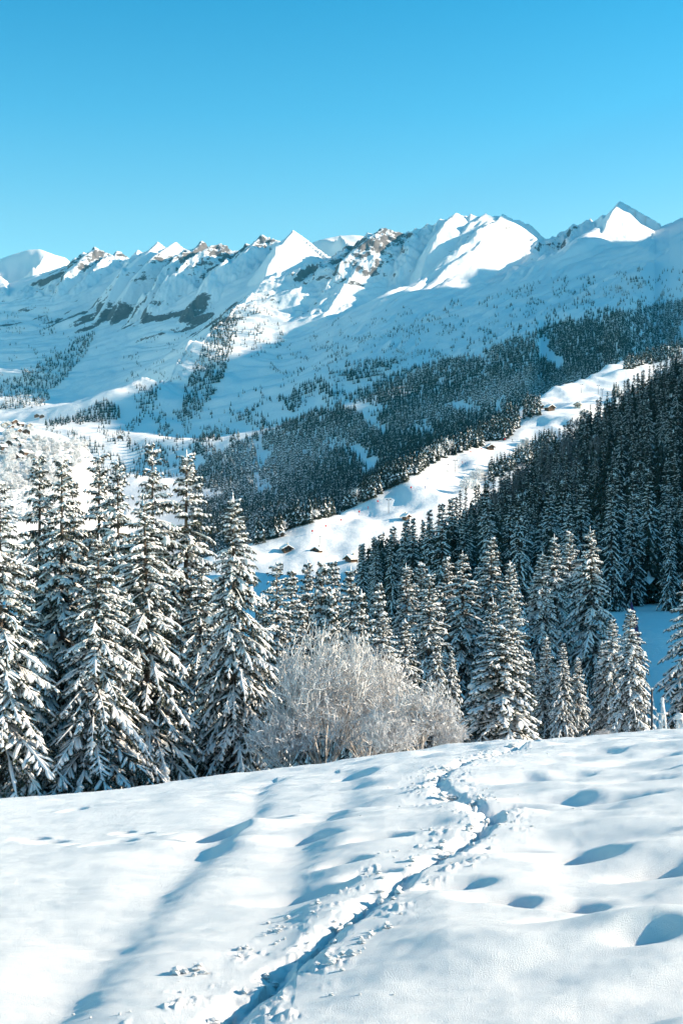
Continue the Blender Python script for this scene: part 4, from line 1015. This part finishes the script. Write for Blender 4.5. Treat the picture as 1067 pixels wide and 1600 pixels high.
g = Geo(); g.tube(c + (b - c) * t - np.array([0, 0, 1.0]) * 0.42 * 4 * t * (1 - t), 0.008, 5); o = link('rope', g.mesh('rope', M_RIME)); tag(o, 'slack frosted rope hanging in a loop below the crossbar', 'rope')
p2 = at_field(1061, D0)
e2 = link('trestle', None); e2.location = p2; tag(e2, 'low snow-capped wooden trestle at the right edge of the photo', 'trestle')
for a, b in (((-0.05, 0, 0.34), (-0.10, -0.05, -0.1)), ((0.06, 0, 0.34), (0.13, -0.04, -0.1)), ((-0.03, 0.05, 0.34), (0.02, 0.22, -0.1)), ((-0.02, 0.0, 0.33), (0.05, -0.02, 0.05))):
    g = Geo(); g.tube(np.array([a, b]), [0.03, 0.034], 7); link('leg', g.mesh('leg', M_RIME, True), e2)
g = Geo(); g.tube(np.array([[-0.17, 0, 0.36], [0.26, 0.03, 0.33]]), [0.035, 0.035], 7); link('beam', g.mesh('beam', M_RIME, True), e2)
g = Geo(); g.blob((0, 0, 0.42), (0.15, 0.09, 0.09), 0, 9, 0.15, 8, 5); link('snow_cap', g.mesh('snow_cap', M_TSNOW, True), e2)

# net fence along the blue clearing
e3 = link('net_fence', None)
line = [(1013, 78), (1009, 88), (1005, 98), (1001, 110), (996, 122), (991, 134), (985, 146)]
P3 = np.array([[(x - CX) / FPX * D, D, HILL.height((x - CX) / FPX * D, D)[0]] for x, D in line]); e3.location = P3[0]
tag(e3, 'dark net fence climbing along the left border of the blue clearing', 'fence')
g = Geo(); g.tube(np.array([[0, 0, -0.2], [0, 0, 1.7]]), [0.05, 0.045], 6); fp = g.mesh('fence_post', M_METAL)
for i in range(len(P3)):
    o = link('post', fp, e3); o.location = P3[i] - P3[0]
    if i == len(P3) - 1: break
    a, b = P3[i] - P3[0], P3[i + 1] - P3[0]; g = Geo()
    for zz in np.linspace(0.15, 1.6, 9): g.tube(np.array([a + (0, 0, zz), b + (0, 0, zz)]), 0.022, 3)
    for s in np.linspace(0.04, 0.96, 24): q = a + (b - a) * s; g.tube(np.array([q + (0, 0, 0.1), q + (0, 0, 1.62)]), 0.022, 3)
    link('net', g.mesh('net', M_NET), e3)

# ------------------------------------------------------------------ snow clods thrown up beside the trail
rc_ = np.random.default_rng(19); g = Geo(); seg = np.diff(TRAIL, axis=0); cum = np.concatenate([[0], np.cumsum(np.hypot(*seg.T))])
pts = []
for i in range(430):
    s = rc_.uniform(0, cum[-1]); q = np.array([np.interp(s, cum, TRAIL[:, 0]), np.interp(s, cum, TRAIL[:, 1])])
    cl = 0.5 + 0.5 * math.sin(s * 1.7) * math.sin(s * 0.6 + 1)
    off = rc_.normal(0, 0.07) if i % 3 == 0 else (0.13 + abs(rc_.normal(0, 0.22)) * (0.4 + cl)) * (-1 if rc_.random() < 0.62 else 1)
    pts.append((q[0] + off, q[1] + rc_.normal(0, 0.08), rc_.uniform(0.003, 0.011) * (1.8 if rc_.random() < 0.12 else 1) * (2.6 if i % 3 == 0 else 1)))
for x, y, s in [(285, 1512, .03), (290, 1514, .02), (370, 1472, .014), (430, 1445, .016), (440, 1430, .018), (425, 1450, .012), (575, 1470, .02), (600, 1455, .016), (535, 1500, .02), (520, 1512, .02), (770, 1265, .03), (660, 1232, .025)]:
    c = field_pix(x, y)
    for j in range(4): pts.append((c[0] + rc_.normal(0, 0.04), c[1] + rc_.normal(0, 0.05), s * rc_.uniform(0.5, 1.1)))
pts = np.array(pts); hz = field_height(pts[:, 0], pts[:, 1])
for i, ((x, y, s), z) in enumerate(zip(pts, hz)):
    g.blob((x, y, z + s * 0.35), (s * rc_.uniform(0.8, 1.5), s * rc_.uniform(0.8, 1.3), s * rc_.uniform(0.6, 1.0)), 0, i, 0.35, 6, 4)
o = link('snow_clods', g.mesh('snow_clods', M_FIELD, False)); o['kind'] = 'stuff'; o['label'] = 'loose snow clods scattered along the trodden trail'

# ------------------------------------------------------------------ thin cold air over the valley
g = Geo(); g.box((0, 4300, 1000), (9000, 11000, 2600))
m = bpy.data.materials.new('cold_air'); m.use_nodes = True; m.node_tree.nodes.clear()
mo = m.node_tree.nodes.new('ShaderNodeOutputMaterial'); pv = m.node_tree.nodes.new('ShaderNodeVolumePrincipled')
pv.inputs['Color'].default_value = (0.04, 0.64, 1.0, 1); pv.inputs['Density'].default_value = 2.2e-5; pv.inputs['Anisotropy'].default_value = 0.2
m.node_tree.links.new(pv.outputs[0], mo.inputs['Volume'])
o = link('haze', g.mesh('haze', m)); o['kind'] = 'stuff'; o['label'] = 'thin bluish haze over the valley'
